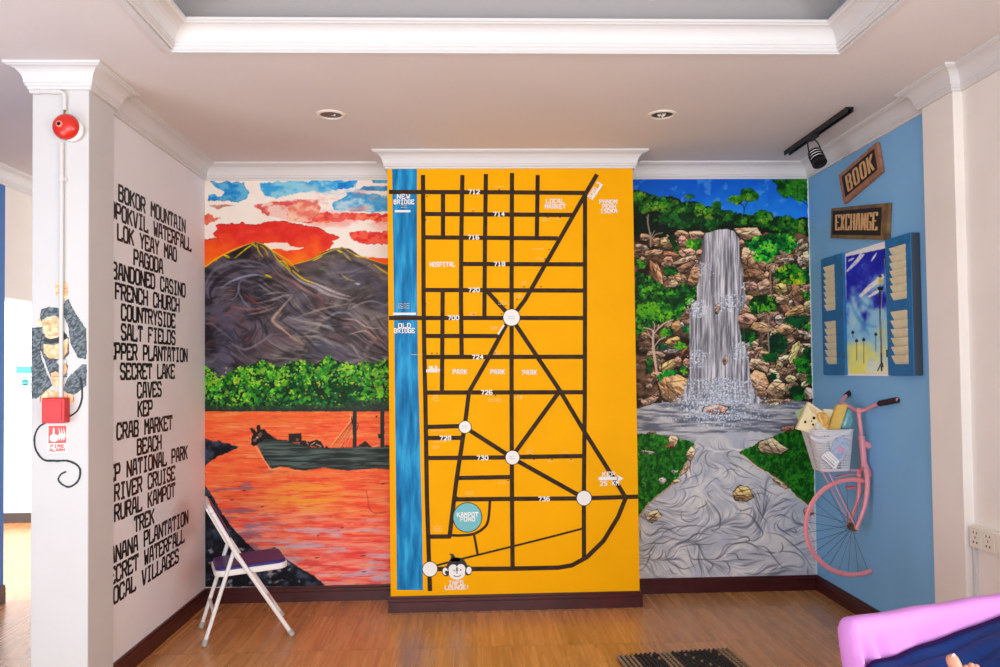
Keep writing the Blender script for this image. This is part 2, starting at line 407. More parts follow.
# ---- sunset river mural
def paint_river():
    c = Canvas(198, 172, 396, 600, 3, (226, 217, 208)); U, V = c.U, c.V
    c.A[:] = mix((222, 212, 203), (236, 229, 220), fbm(U * .06, V * .06, 3, 2))
    # pink wash between the clouds
    def wash(pts, c1, c2, seed, sc=.09, lo=.35, hi=.6, edge=True, warp=2.2):
        tex = lambda x, y: mix(c1, c2, ss(lo, hi, fbm(x * sc, y * sc * 1.6, 4, seed)))
        if edge: c.poly(pts, [v * .75 for v in c1], warp=warp, wf=.22, seed=seed)
        p2 = pts
        cx = sum(p[0] for p in pts) / len(pts); cy = sum(p[1] for p in pts) / len(pts)
        if edge: p2 = [(cx + (x - cx) * .988, cy + (y - cy) * .95) for x, y in pts]
        c.poly(p2, c1, warp=warp, wf=.22, seed=seed, tex=tex)
    g = z3(198, 176, 9.53)
    wash(g([(118,62),(300,55),(440,60),(460,110),(490,165),(470,205),(400,245),(300,240),(200,242),(95,225),(95,180),(230,188),(245,150),(180,110)]), (28,128,196), (90,170,210), 4)
    wash(g([(590,60),(980,50),(1520,45),(1500,110),(1380,120),(1250,150),(960,150),(860,180),(750,205),(640,180),(590,120)]), (52,152,212), (130,195,218), 7, edge=False)
    h = z3(292, 176, 9.53)
    wash(h([(430,60),(600,40),(580,110),(520,125),(440,125)]), (20,120,196), (60,150,210), 9, edge=False)
    wash(h([(755,38),(945,35),(945,70),(770,65)]), (40,130,180), (90,170,205), 10, warp=1)
    wash(h([(640,130),(690,98),(945,100),(945,138),(700,140)]), (34,128,190), (70,160,205), 12, warp=1)
    wash(h([(490,210),(530,155),(620,160),(760,172),(945,185),(945,340),(700,345),(400,330),(380,260)]), (50,145,205), (175,205,215), 13, edge=False, lo=.3, hi=.7)
    # pink and red clouds
    wash(g([(530,265),(700,250),(850,235),(1010,215),(1150,230),(1150,330),(1040,400),(1000,440),(860,415),(740,400),(610,360),(600,315),(545,290)]), (205,80,76), (226,190,180), 15, edge=False, sc=.12)
    wash(g([(105,285),(230,270),(370,285),(250,292),(190,315)]), (175,120,105), (205,170,160), 16, edge=False, warp=1)
    wash(g([(40,365),(110,360),(165,400),(230,405),(140,430),(95,470),(40,462)]), (188,60,38), (215,105,80), 17)
    wash(h([(-40,300),(120,230),(190,250),(280,300),(240,400),(120,440),(-40,430)]), (215,110,90), (228,185,160), 18, edge=False)
    wash(h([(100,455),(180,425),(270,345),(400,355),(560,350),(740,352),(945,370),(945,430),(820,440),(740,425),(560,420),(400,445),(250,440)]), (208,42,36), (232,120,90), 19, sc=.14)
    wash(h([(530,540),(600,525),(950,520),(950,655),(640,645),(560,600)]), (212,48,40), (225,90,70), 20, sc=.14)
    def sky_red(x, y):
        t = ss(232, 268, y + (fbm(x * .07, y * .07, 3, 8) - .5) * 22)
        a = mix((200, 28, 22), (222, 66, 50), fbm(x * .12, y * .16, 3, 3)); return a * (1 - t[..., None]) + mix((232, 92, 14), (240, 128, 20), fbm(x * .1, y * .2, 3, 6)) * t[..., None]
    t = ss(.45, .7, fbm(U * .05, V * .13, 4, 33)) * ss(182, 196, V) * ss(236, 222, V) * ss(285, 305, U); c.A = c.A * (1 - .55 * t[..., None]) + np.array([222, 120, 110.]) * (.55 * t[..., None])
    t = ss(.42, .66, fbm(U * .05 + 9, V * .12, 4, 35)) * ss(216, 196, V) * ss(300, 330, U); c.A = c.A * (1 - .5 * t[..., None]) + np.array([120, 178, 212.]) * (.5 * t[..., None])
    big = g([(36,620),(60,600),(190,590),(140,548),(190,520),(165,470),(300,455),(395,450),(430,430),(450,458),(580,462),(640,435),(820,425),(1010,470),(1130,490),(1250,545),(1350,585),(1270,610),(1290,640),(1230,700),(1180,730),(1150,780),(900,860),(36,900)])
    c.poly(big, (150, 24, 20), warp=2, wf=.25, seed=31); c.poly([(x, y + .8) for x, y in big], 0, warp=2, wf=.25, seed=31, tex=sky_red)
    c.poly(h([(650,780),(660,770),(950,790),(950,960),(640,860)]), 0, warp=1, seed=5, tex=lambda x, y: mix((222, 60, 30), (232, 92, 20), ss(252, 266, y)))
    k = z3(198, 236, 9.53)
    c.poly(k([(620,75),(730,60),(850,65),(880,100),(1010,110),(960,128),(850,140),(760,125),(690,130)]), (226, 215, 200), warp=1, seed=4)
    # mountains
    def stone(x, y, sd, lo=(44, 38, 44), hi=(146, 138, 142), dx=0., fx=.03, fy=.12):
        a = fbm(x * .02, y * .02, 2, sd) * 4; bb = fbm(x * .02 + 9, y * .02, 2, sd + 1) * 4
        n = fbm(x * fx + a + dx * y, y * fy + bb, 5, sd + 2); base = mix(lo, hi, ss(.33, .72, n))
        tint = fbm(x * .035, y * .05, 3, sd + 7)
        base = base * (1 - .45 * ss(.55, .7, tint)[..., None]) + np.array([112, 78, 80.]) * (.45 * ss(.55, .7, tint)[..., None])
        tint = fbm(x * .04, y * .04, 3, sd + 12)
        return base * (1 - .4 * ss(.55, .7, tint)[..., None]) + np.array([88, 92, 122.]) * (.4 * ss(.55, .7, tint)[..., None])
    rt = [(292,266),(305,262),(318,256),(330,250),(341,248),(350,250),(362,258),(375,262),(396,268),(396,385),(292,385)]
    c.poly([(x, y - .8) for x, y in rt], (60, 66, 20), warp=.6, seed=8); c.poly(rt, 0, warp=.6, seed=8, tex=lambda x, y: stone(x, y, 40, (58, 52, 52), (112, 102, 100)))
    lt = [(198,272),(212,263),(225,255),(240,248),(254,242),(262,243),(270,250),(280,258),(292,267),(305,279),(320,290),(345,300),(396,318),(396,385),(198,385)]
    def lefttex(x, y):
        s1 = stone(x, y, 60, (32, 28, 34), (84, 78, 90)); s2 = stone(x, y, 75, (62, 56, 58), (128, 120, 118), fx=.05, fy=.1)
        t = ss(245, 330, x + (y - 300) * .35); return s1 * (1 - t[..., None]) + s2 * t[..., None]
    c.poly(lt, 0, warp=.6, seed=9, tex=lefttex)
    # brush strokes following the folds of the slopes
    def mf(x, y):
        a = np.arctan2(y - 318, x - 250) + 1.75; b = .62 + (fbm(x * .03, y * .03, 3, 400) - .5) * 2.6
        w = .8 * np.exp(-(((x - 243) / 42) ** 2 + ((y - 312) / 40) ** 2)) * ss(4, 26, np.hypot(x - 243, y - 312)); return np.arctan2(w * np.sin(a) + (1 - w) * np.sin(b), w * np.cos(a) + (1 - w) * np.cos(b))
    LL = [(x, y + 3) for x, y in lt]; RR = [(x, y + 3) for x, y in rt]
    c.flow(LL, 240, 34, 2.6, [(40,36,42),(54,48,56),(30,28,32)], mf, 1, .6)
    c.flow(LL, 230, 32, 1.9, [(104,98,110),(84,78,98),(122,112,118),(100,72,74),(70,66,84)], mf, 2, .42)
    c.flow([p for p in LL if p[0] > 250] + [(250, 385)], 170, 28, 1.8, [(160,150,148),(140,128,124),(60,54,56),(128,134,146)], mf, 4, .55)
    c.flow(RR, 150, 24, 1.8, [(122,112,112),(96,88,88),(60,56,56),(110,104,112)], lambda x, y: .1 + (fbm(x * .04, y * .05, 3, 410) - .5) * 2.4, 3, .5)
    # swirls
    def sw(L, wd, col, al=.55, f=k, tp=.9, so=1.2): c.curve(f(L), wd, col, al, tp, so, wob=.5, seed=int(L[0][0]) % 90)
    sw([(60,640),(70,480),(150,330),(300,260),(470,235),(620,270),(720,340)], 3.4, (118,112,128), .6)
    sw([(130,640),(120,520),(210,400),(330,330),(470,300),(600,320)], 5, (26,24,32), .7)
    sw([(215,500),(300,440),(430,390),(560,370),(660,395)], 2.4, (150,156,190), .75)
    sw([(110,600),(90,500),(160,390)], 1.8, (100,104,140), .7)
    sw([(260,620),(350,590),(385,520),(400,440),(480,400)], 1.6, (120,124,150), .7)
    sw([(380,480),(400,560),(450,640),(520,700)], 1.6, (140,150,170), .6)
    sw([(420,545),(480,590),(560,640),(620,650)], 3.5, (128,62,66), .7)
    sw([(430,500),(560,450),(700,430),(800,470),(880,540)], 2.5, (30,28,34), .7)
    sw([(620,560),(740,540),(830,540)], 1.8, (170,140,130), .6)
    sw([(560,640),(700,610),(820,570),(900,560)], 2.2, (168,160,156), .6)
    sw([(700,340),(850,400),(960,470),(1100,560),(1250,610)], 4.2, (120,84,84), .65)
    sw([(860,330),(960,420),(1100,480),(1250,560),(1450,610)], 3.2, (178,168,174), .75)
    sw([(400,300),(480,290),(560,300)], 2.4, (120,122,150), .6)
    m = z3(198, 300, 9.53)
    sw([(120,60),(180,130),(280,180)], 4, (70,76,112), .5, m)
    sw([(320,60),(480,90),(640,70),(740,30)], 3, (150,106,104), .6, m)
    sw([(470,140),(620,110),(760,60)], 2, (180,140,130), .6, m)
    sw([(900,-40),(820,50),(720,170),(730,220),(820,290),(950,400)], 3.2, (176,150,132), .85, m)
    sw([(760,180),(860,250),(1000,340),(1100,440),(1200,520)], 3.6, (46,42,42), .7, m)
    sw([(780,190),(820,150),(870,120)], 4.5, (50,48,44), .8, m, .5)
    sw([(560,300),(640,230),(690,170)], 2, (50,46,54), .6, m)
    sw([(40,230),(130,230),(250,320),(330,380)], 2.4, (116,104,110), .6, m)
    sw([(300,400),(450,470),(600,400),(700,330),(800,330)], 2.2, (150,142,140), .5, m)
    sw([(60,430),(140,390),(230,430)], 4, (84,54,56), .5, m)
    sw([(60,600),(140,580),(180,540)], 2.5, (100,108,122), .6, m)
    q = z3(292, 300, 9.53)
    sw([(20,180),(200,110),(400,60),(600,30)], 2, (166,152,140), .6, q)
    sw([(330,180),(430,120),(560,130)], 2, (130,146,166), .7, q)
    sw([(560,40),(540,90),(640,40),(760,10),(900,50)], 1.8, (160,156,168), .6, q)
    sw([(80,200),(200,220),(300,245),(400,290)], 3, (172,164,158), .6, q)
    sw([(290,240),(350,250),(400,280)], 2.6, (134,162,166), .7, q)
    sw([(400,260),(500,330),(600,420),(700,560)], 3, (70,66,66), .6, q)
    sw([(470,180),(600,190),(680,240),(760,270),(860,265)], 1.8, (190,170,158), .8, q)
    sw([(480,230),(560,220),(620,250)], 4, (132,96,92), .5, q)
    sw([(540,330),(690,295),(780,350),(860,390)], 1.8, (178,150,138), .85, q)
    sw([(560,420),(620,500),(650,550)], 2.2, (160,160,168), .6, q)
    sw([(80,350),(220,350),(330,390),(420,460)], 2.4, (170,164,148), .5, q)
    sw([(0,330),(60,380),(120,430)], 4.5, (160,138,112), .6, q)
    sw([(560,370),(680,470),(760,520)], 2.6, (108,106,120), .6, q)
    r = z3(292, 236, 9.53)
    sw([(140,420),(260,470),(420,540),(560,580)], 2.6, (196,186,196), .75, r)
    sw([(0,420),(100,500),(200,550)], 2.2, (170,140,140), .6, r)
    sw([(260,320),(330,290)], 4, (84,112,74), .6, r)
    sw([(100,270),(180,290),(260,280)], 4, (84,88,104), .5, r)
    sw([(300,370),(420,350),(560,340),(700,290)], 2.5, (132,120,124), .5, r)
    sw([(600,450),(650,462)], 2, (210,206,200), .85, r)
    sw([(470,360),(520,405),(600,430)], 1.6, (176,172,90), .8, r)
    sw([(480,150),(520,190),(570,240)], 2.6, (190,170,90), .7, r)
    # yellow light on the ridges
    for L, wd in (([(40,320),(140,240),(260,170),(400,105),(540,60)], 1.1), ([(560,60),(640,90),(720,150),(850,230),(960,340)], 1.3), ([(540,70),(460,120),(350,210)], 1.1),
                  ([(700,130),(760,230),(850,310),(880,350)], 1.2), ([(250,185),(300,205)], 2.4), ([(560,80),(580,150),(620,200)], 1.3), ([(590,90),(640,130),(670,200)], 1), ([(520,75),(560,110)], 1.4),
                  ([(640,370),(700,395)], 1.8), ([(780,240),(820,250),(880,330)], 2.2), ([(900,330),(1000,410),(1100,450)], 1.8)):
        c.curve(k(L), wd * 1.1, (228, 196, 24), .95, .6, .8, wob=.3, seed=3); c.curve([(x + .4, y + .9) for x, y in k(L)], wd * .6, (96, 110, 10), .7, .6, .8)
    for L, wd in (([(0,275),(150,235),(280,180),(400,130),(500,120)], 1), ([(500,120),(600,180),(720,215),(900,275)], .9), ([(430,135),(480,155)], 1.8), ([(200,235),(290,190)], 1.2), ([(780,270),(850,320),(945,380)], 1.4), ([(600,185),(650,200)], 1.6)):
        c.curve(r(L), wd * 1.1, (214, 182, 32), .95, .6, .8)
    # trees
    top = [(198,368),(206,367),(214,371),(217,378),(224,377),(232,371),(240,368),(250,365),(262,361),(266,362),(272,366),(282,366),(292,362),(305,362),(318,365),(324,358),(329,355),(334,361),(345,363),(356,366),(366,361),(376,364),(385,360),(396,362),(396,412),(198,412)]
    c.poly(top, (22, 40, 22), warp=2.5, wf=.3, seed=50)
    c.leaves([(x, y + 1) for x, y in top[:-2]] + [(396, 408), (198, 408)], 1500, 2.3, [(12,56,22),(18,78,26),(26,100,32),(38,124,34),(58,148,36),(88,172,38),(120,186,42)], 51)
    c.leaves([(x, y - 1) for x, y in top[:-2]] + [(396, 385), (198, 385)], 420, 1.7, [(34,116,28),(64,152,32),(100,178,40),(140,186,52)], 52)
    for i in range(130): c.blob(c.rnd.uniform(202, 394), c.rnd.uniform(368, 406), 1, .8, c.rnd.choice([(208,190,70),(190,160,60),(150,200,150),(40,150,100)]), 0, .8)
    def botdark(x, y): return mix((30, 46, 38), (58, 66, 60), fbm(x * .3, y * .3, 2, 4))
    c.poly([(198,404),(240,406),(300,405),(340,404),(350,400),(396,400),(396,413),(198,413)], 0, warp=1.8, wf=.4, alpha=.72, seed=55, tex=botdark)
    c.leaves([(198,398),(396,396),(396,409),(198,409)], 220, 1.5, [(20,56,36),(28,80,44),(34,110,60)], 58)
    # water
    def water(x, y):
        n = fbm(x * .045, y * .36, 4, 70); b = fbm(x * .02, y * .09, 3, 71)
        a = mix((228, 82, 46), (242, 122, 66), ss(.2, .8, n)); low = mix((220, 66, 60), (236, 142, 122), ss(.22, .78, n))
        t = ss(470, 560, y + (b - .5) * 60); a = a * (1 - t[..., None]) + low * t[..., None]
        t = ss(430, 412, y); a = a * (1 - .35 * t[..., None]) + np.array([238, 110, 40.]) * (.35 * t[..., None])
        t = np.exp(-(((x - 308) / 42) ** 2 + ((y - 497) / 17) ** 2)) * ss(.3, .6, n); a = a * (1 - .75 * t[..., None]) + np.array([244, 158, 44.]) * (.75 * t[..., None])
        w = ss(.52, .72, fbm(x * .035, y * .2, 3, 77)) * ss(505, 540, y); a = a * (1 - .75 * w[..., None]) + np.array([190, 176, 196.]) * (.75 * w[..., None])
        w = ss(.62, .72, fbm(x * .04 + 7, y * .2, 3, 79)) * ss(455, 480, y) * ss(300, 250, x); a = a * (1 - .6 * w[..., None]) + np.array([120, 96, 128.]) * (.6 * w[..., None])
        w = ss(.64, .7, fbm(x * .08, y * .9, 3, 81)); a = a * (1 - .22 * w[..., None]) + np.array([120, 30, 36.]) * (.22 * w[..., None])
        w = ss(.62, .72, fbm(x * .06 + 3, y * .8, 3, 85)); return a * (1 - .4 * w[..., None]) + np.array([250, 176, 120.]) * (.4 * w[..., None])
    c.poly([(198,411.5),(396,411.5),(396,600),(198,600)], 0, warp=.5, seed=60, tex=water)
    for x, y, l in ((244,491,1.4),(342,528,1.6),(318,536,.9),(363,556,3),(317,558,2.4),(364,572,2.2),(274,548,1.8),(232,500,2),(383,484,2),(262,507,1.4)): c.stroke([(x - l, y), (x + l, y - .5)], 1, (60, 22, 30), .9, .6)
    c.curve([(366,490),(368,500),(369,508),(375,513),(386,512)], .8, (120, 40, 30), .6, .3)
    # boat
    bz = z3(198, 415, 9.53); b2 = z3(292, 395, 7.41)
    c.stroke(b2([(430,130),(435,190),(380,260),(290,380)]), .6, (246, 200, 120), .9)
    for a in ((300,380),(330,385),(370,385),(400,385)): c.stroke(b2([(450,190), a]), .5, (70, 50, 40), .7)
    for a, b in (((440,220),(330,385)),((445,260),(350,390)),((440,300),(390,390))): c.stroke(b2([a, b]), .6, (236, 176, 120), .7)
    hull = bz([(590,200),(640,185),(700,200),(760,235),(850,240),(900,262),(960,270)]) + b2([(60,360),(140,385),(240,392),(420,388),(600,385),(780,385),(780,552),(620,545),(540,550),(420,560),(330,552),(240,538),(150,552),(90,560),(0,548)]) + bz([(860,500),(780,490),(705,515),(640,440),(600,350),(565,285)])
    c.poly(hull, 0, warp=.4, wf=.5, seed=61, tex=lambda x, y: mix((36, 44, 42), (84, 100, 96), ss(.35, .75, fbm(x * .05, y * .7, 3, 90)) * ss(470, 445, np.abs(y - 455) + 440)))
    c.curve(bz([(500,195),(545,290),(600,380),(650,455),(700,520),(790,498)]) , .9, (226, 190, 140), .8, .2)
    c.poly(bz([(490,130),(515,120),(560,165),(560,100),(590,95),(598,140),(640,135),(655,165),(690,185),(720,220),(620,240),(560,285),(530,300),(505,275),(510,210),(530,185)]), (28, 26, 26), warp=.5, wf=.6, seed=62)
    c.blob(*bz([(590,190)])[0], 3.6, 2.4, (120, 78, 72), -.8, .9, .5, 3); c.blob(*bz([(545,235)])[0], 2.2, 1.6, (136, 92, 86), -.8, .9, .5, 4); c.blob(*bz([(565,215)])[0], 1.2, 1, (190, 160, 150))
    c.poly(bz([(865,180),(985,172),(990,260),(865,260)]) , (40, 36, 34)); c.blob(*bz([(945,235)])[0], 2, 1.6, (110, 80, 76))
    for L in ([(60,345),(90,335),(130,350),(180,330),(220,350),(240,392),(60,370)], [(480,385),(545,340),(590,385)], [(245,392),(255,375),(270,392)], [(670,385),(700,370),(740,385)]): c.poly(b2(L), (44, 34, 30), warp=.6, wf=.8, seed=63)
    for p, q2 in (((140,370),(170,350)),((180,365),(215,380)),((110,352),(120,365)),((600,385),(640,372))): c.stroke(b2([p, q2]), .9, (214, 190, 160), .8)
    for L in ([(450,110),(480,120),(480,388),(450,388)], [(655,110),(685,110),(685,388),(655,388)]): c.poly(b2(L), (38, 46, 42), warp=.3, seed=3)
    c.poly(b2([(420,90),(560,78),(715,78),(715,122),(600,112),(430,118)]), (50, 56, 54), warp=1, seed=3, alpha=.75)
    c.curve(b2([(440,170),(452,215)]), 1.2, (30, 30, 28), .9); c.curve(b2([(480,205),(492,225),(478,262)]), .8, (60, 50, 40), .8)
    c.blob(*b2([(627,160)])[0], .9, 1.2, (30, 30, 28)); c.poly(b2([(635,290),(665,290),(665,322),(640,322)]), (34, 36, 34))
    # rocks of the bank
    def bank(x, y):
        n = fbm(x * .12, y * .12, 4, 95); a = mix((18, 20, 28), (56, 66, 84), ss(.4, .75, n)); w = ss(.62, .74, fbm(x * .1 + 4, y * .16, 4, 97)) * ss(520, 540, y)
        return a * (1 - .8 * w[..., None]) + np.array([158, 158, 166.]) * (.8 * w[..., None])
    c.poly(bz([(0,215),(60,215),(110,238),(170,255),(200,235),(225,262),(280,270),(330,285),(385,300),(370,320),(290,355),(200,390),(120,440),(70,480),(50,560),(45,680),(0,680)]), 0, warp=.7, wf=.6, seed=66, tex=bank)
    c.poly([(198,478),(204,484),(210,492),(216,502),(223,515),(233,528),(244,540),(254,550),(266,556),(284,560),(296,566),(308,572),(320,580),(326,590),(198,590)], 0, warp=.9, wf=.5, seed=67, tex=bank)
    c.curve([(285,559),(297,567),(310,576),(324,585)], 1.4, (26, 26, 28), .9, .2)
    # bare strip where the paint stops at the corner and above the baseboard
    for i in range(40):
        y = 180 + i * 10.5; 
    c.poly([(196,172),(203.3,172),(203,300),(202.8,420),(203.4,500),(203.6,600),(196,600)], (214, 206, 200), warp=.5, wf=.3, seed=90)
    c.poly([(196,587.2),(396,585.6),(396,600),(196,600)], (200, 190, 182), warp=.5, wf=.3, seed=91)
    return c

# ---- waterfall mural
def paint_fall():
    c = Canvas(628, 170, 826, 600, 3, (30, 24, 18)); U, V = c.U, c.V
    c.A[:] = mix((6, 84, 190), (36, 134, 228), ss(176, 232, V + (fbm(U * .05, V * .05, 3, 1) - .5) * 40))
    w = ss(.62, .75, fbm(U * .12, V * .16, 3, 2)); c.A = c.A * (1 - .4 * w[..., None]) + np.array([110, 170, 220.]) * (.4 * w[..., None])
    G = [(8,40,18),(12,56,20),(18,76,22),(30,98,24),(40,116,24),(60,130,26),(96,146,32)]
    D1 = [(10,40,18),(14,58,22),(20,80,28),(24,98,34)]
    a = z3(632, 175, 9.53); b = z3(722, 175, 9.53)
    # distant tree band
    band = a([(-40,150),(60,148),(120,160),(200,190),(270,215),(350,205),(440,220),(470,260),(560,245),(640,265),(700,300),(750,300)]) + b([(-20,340),(60,335),(130,370),(200,378),(300,380),(320,350),(380,335),(450,350),(490,400),(500,430),(560,400),(640,400),(700,420),(780,405),(1000,410),(1000,900)]) + [(826,420),(628,420)]
    c.poly(band, (16, 26, 16), warp=1.6, wf=.35, seed=5)
    def brown(x, y):
        n = fbm(x * .09, y * .12, 4, 6); return mix((34, 26, 19), (124, 90, 64), ss(.35, .75, n))
    c.poly([(628,234),(660,238),(700,232),(745,236),(790,232),(826,238),(826,410),(628,410)], 0, warp=3, seed=8, tex=brown)
    c.leaves(a([(-40,155),(60,152),(200,195),(350,210),(470,260),(640,268),(720,305),(850,330),(850,470),(660,450),(420,440),(300,360),(200,330),(-40,420)]), 620, 1.9, G, 11)
    c.leaves(a([(300,350),(700,400),(820,470),(820,520),(600,520),(400,500),(200,440)]), 260, 2, D1, 12)
    c.leaves(b([(-60,340),(60,340),(200,385),(300,380),(380,340),(450,355),(490,405),(640,400),(700,425),(1000,410),(1000,540),(700,560),(500,520),(300,480),(150,470),(-60,450)]), 620, 2, G, 13)
    c.leaves(b([(320,360),(380,335),(450,360),(480,420),(440,470),(340,450)]), 90, 1.8, G[2:], 14)
    c.leaves(a([(760,270),(820,250),(850,270),(840,330),(760,310)]), 50, 1.6, G[1:], 15, base=(18,50,18), warp=1)
    # lone trees against the sky
    c.leaves(a([(510,195),(560,182),(595,195),(590,220),(530,228)]), 26, 1.4, [(16,80,40),(30,110,50),(60,130,60)], 16, base=(20,70,40), warp=.6)
    c.stroke(a([(552,225),(550,250)]), .6, (30, 60, 60))
    c.leaves(b([(50,240),(80,205),(130,190),(190,200),(210,240),(170,280),(110,268)]), 60, 1.6, G[1:], 17, base=(20,56,14), warp=1)
    c.leaves(b([(180,200),(185,145),(250,130),(300,145),(350,190),(340,230),(260,255),(200,230)]), 100, 1.7, G[1:], 18, base=(20,56,14), warp=1)
    c.curve(b([(170,265),(210,310),(205,380)]), .8, (24, 40, 50)); c.curve(b([(245,250),(222,300),(210,330)]), .7, (24, 40, 50))
    c.leaves(b([(480,45),(1000,40),(1000,255),(880,255),(760,240),(690,235),(655,195),(620,225),(570,200),(560,170),(520,145),(540,95),(500,80)]), 460, 2, [(10,50,14),(18,74,16),(26,96,20),(40,120,26)], 19, base=(14,58,14), warp=1.2)
    c.curve(b([(740,240),(800,270),(840,320)]), .8, (20, 40, 60))
    # rock faces: many small stones, then the large ones
    rd = random.Random(12); W_ = [(214,176,138),(204,164,126),(222,188,152),(184,136,102),(206,164,138),(166,124,98),(222,198,152)]
    for i in range(240):
        y = rd.uniform(242, 408); left = rd.random() < .42
        x = rd.uniform(636, 700 - max(0, (y - 250)) * .12) if left else rd.uniform(744 + max(0, y - 280) * .1, 812)
        r = rd.uniform(2.6, 7.6); cc = rd.choice(W_); k = rd.uniform(.55, 1.0)
        if left and y > 290: k *= .75
        c.rock(x, y, r * rd.uniform(1, 1.6), r * rd.uniform(.5, .9), rd.uniform(-.9, .9), [v * k for v in cc], i + 50)
    e = z3(632, 235, 9.53); f = z3(722, 235, 9.53); g2 = z3(632, 295, 9.53); h2 = z3(722, 295, 9.53); k2 = z3(632, 355, 9.53); l2 = z3(722, 355, 9.53)
    def R(z, x, y, rx, ry, an=0., col=(205,165,125), sd=1): p = z([(x, y)])[0]; c.rock(p[0], p[1], rx / 9.53 * 1.28, ry / 9.53 * 1.25, an, [v * .94 for v in col], sd)
    R(a,130,595,50,30,.2,sd=1); R(a,245,625,35,22,.2,sd=2); R(a,470,560,60,28,.1,sd=3); R(a,610,575,80,38,-.1,(205,165,135),4); R(a,330,640,55,45,.3,(205,168,118),5)
    R(e,95,115,50,20,.2,(196,170,150),6); R(e,330,75,52,38,.3,(214,178,128),7); R(e,475,60,38,48,.2,(206,150,130),8); R(e,180,170,100,22,-.15,sd=9); R(e,370,190,70,26,.1,(178,120,88),10)
    R(e,530,170,70,35,-.1,(200,160,130),11); R(e,530,235,120,22,-.25,(206,170,140),12); R(e,225,340,110,42,1.15,(200,146,104),13); R(e,345,255,38,40,.2,(196,150,120),14)
    R(e,410,400,70,42,.3,(210,168,120),15); R(e,390,465,42,35,.1,(206,176,140),16); R(e,600,385,50,100,.35,(200,150,110),17); R(e,500,310,90,28,-.4,(150,110,84),18); R(e,640,180,30,40,.1,(180,140,110),19)
    R(b,255,555,105,48,.15,(212,174,136),20); R(f,265,200,70,90,-.2,(208,168,128),21); R(f,330,270,80,55,.3,(190,144,106),22); R(f,310,380,110,50,.2,(150,108,76),23); R(f,190,80,25,28,0,(190,140,110),24)
    R(f,290,490,45,38,0,(206,160,140),25); R(f,400,490,75,60,-.3,(200,160,130),26); R(f,555,510,55,45,.2,(214,186,110),27); R(f,740,80,60,22,-.9,(200,170,150),28); R(f,800,220,28,60,.2,(206,180,140),29)
    R(f,720,560,40,90,-.5,(150,104,76),30); R(f,580,620,60,38,-.1,(206,170,130),31); R(f,620,235,60,14,-.1,(200,176,160),32); R(f,745,255,20,40,-.2,(190,170,160),33); R(f,770,540,50,22,.4,(206,186,120),34)
    R(h2,205,60,85,45,-.3,(214,164,122),35); R(h2,190,130,75,40,.3,(206,156,120),36); R(h2,240,225,90,42,.1,(206,156,130),37); R(h2,370,310,95,50,.2,(210,168,120),38); R(h2,600,325,75,40,.1,(214,166,120),39)
    R(h2,700,150,85,42,-.3,(206,160,104),40); R(h2,825,110,40,45,.2,(214,180,130),41); R(h2,545,235,38,42,-.3,(180,170,160),42); R(h2,700,550,90,42,-1.1,(216,190,124),43); R(h2,790,370,70,18,.4,(190,170,150),44)
    R(h2,300,470,45,28,.1,(206,170,140),45); R(h2,280,560,28,26,0,(190,150,130),46); R(h2,800,480,60,14,.1,(206,180,150),47); R(h2,420,30,60,22,-.1,(190,160,130),48)
    R(l2,355,100,85,60,.1,(214,176,140),49); R(l2,405,30,30,30,.1,(214,180,150),50); R(l2,330,290,95,110,.05,(208,156,116),51); R(l2,520,330,88,75,.1,(208,168,126),52); R(l2,790,190,45,50,.1,(206,176,124),53)
    R(l2,660,230,42,28,.1,(196,180,130),54); R(l2,820,370,42,48,.7,(196,170,150),55); R(l2,540,110,28,26,0,(190,170,110),56)
    R(k2,370,95,90,40,-.4,(210,176,110),57); R(k2,440,60,24,45,.1,(196,150,124),58); R(k2,520,80,30,40,-.2,(200,150,124),59); R(k2,385,310,105,120,.6,(208,158,106),60); R(k2,230,190,45,26,-.1,(190,150,110),61)
    R(k2,150,250,32,28,.1,(166,130,100),62); R(k2,165,300,26,20,0,(170,140,110),63); R(k2,160,435,75,26,-.35,(190,150,124),64); R(k2,215,385,22,16,-.3,(190,160,140),65)
    R(g2,500,165,52,28,-.3,(200,150,120),66); R(g2,425,300,34,60,.3,(196,150,96),67); R(g2,475,285,16,20,0,(214,206,200),68); R(g2,400,440,60,30,-.3,(196,160,96),69); R(g2,115,390,28,34,.3,(176,140,100),70)
    R(g2,370,535,62,12,-.1,(190,186,190),71); R(g2,500,540,45,16,-.9,(150,84,60),72); R(g2,140,470,34,26,0,(140,110,80),73)
    # bushes between the stones
    L1 = [(8,44,16),(12,70,20),(20,100,24),(40,130,24),(80,160,24)]; L2 = [(8,70,30),(12,100,40),(20,140,40),(50,176,40),(110,196,50)]
    def B(z, pts, n, pal, sd, size=1.7, base=(10,40,16)): c.leaves(z(pts), n, size, pal, sd, base=base, warp=1.2)
    B(e, [(40,240),(130,240),(130,300),(60,320)], 40, L1, 101); B(e, [(300,310),(400,300),(440,360),(340,400)], 50, L1, 102); B(e, [(340,20),(400,20),(440,120),(440,190),(390,110)], 40, L1, 103)
    B(e, [(520,60),(660,40),(660,110),(600,140),(520,110)], 60, L1[1:] + [(110,190,30)], 104, base=(20,70,10))
    B(e, [(40,350),(160,390),(260,470),(330,520),(480,470),(640,500),(640,560),(520,700),(440,800),(300,830),(120,900),(30,960)], 520, L1, 105, 2.0)
    B(g2, [(30,0),(500,0),(540,40),(420,170),(320,230),(200,260),(60,290)], 420, L1 + [(90,170,20)], 106, 2.0)
    B(g2, [(270,330),(380,310),(400,370),(280,400)], 50, L1, 107); B(g2, [(480,300),(560,310),(555,360),(490,350)], 24, L2[:3], 108); B(g2, [(400,470),(500,440),(520,500),(430,520)], 34, L1, 109); B(g2, [(250,460),(340,480),(320,530),(250,520)], 24, [(10,60,40),(20,80,50)], 110)
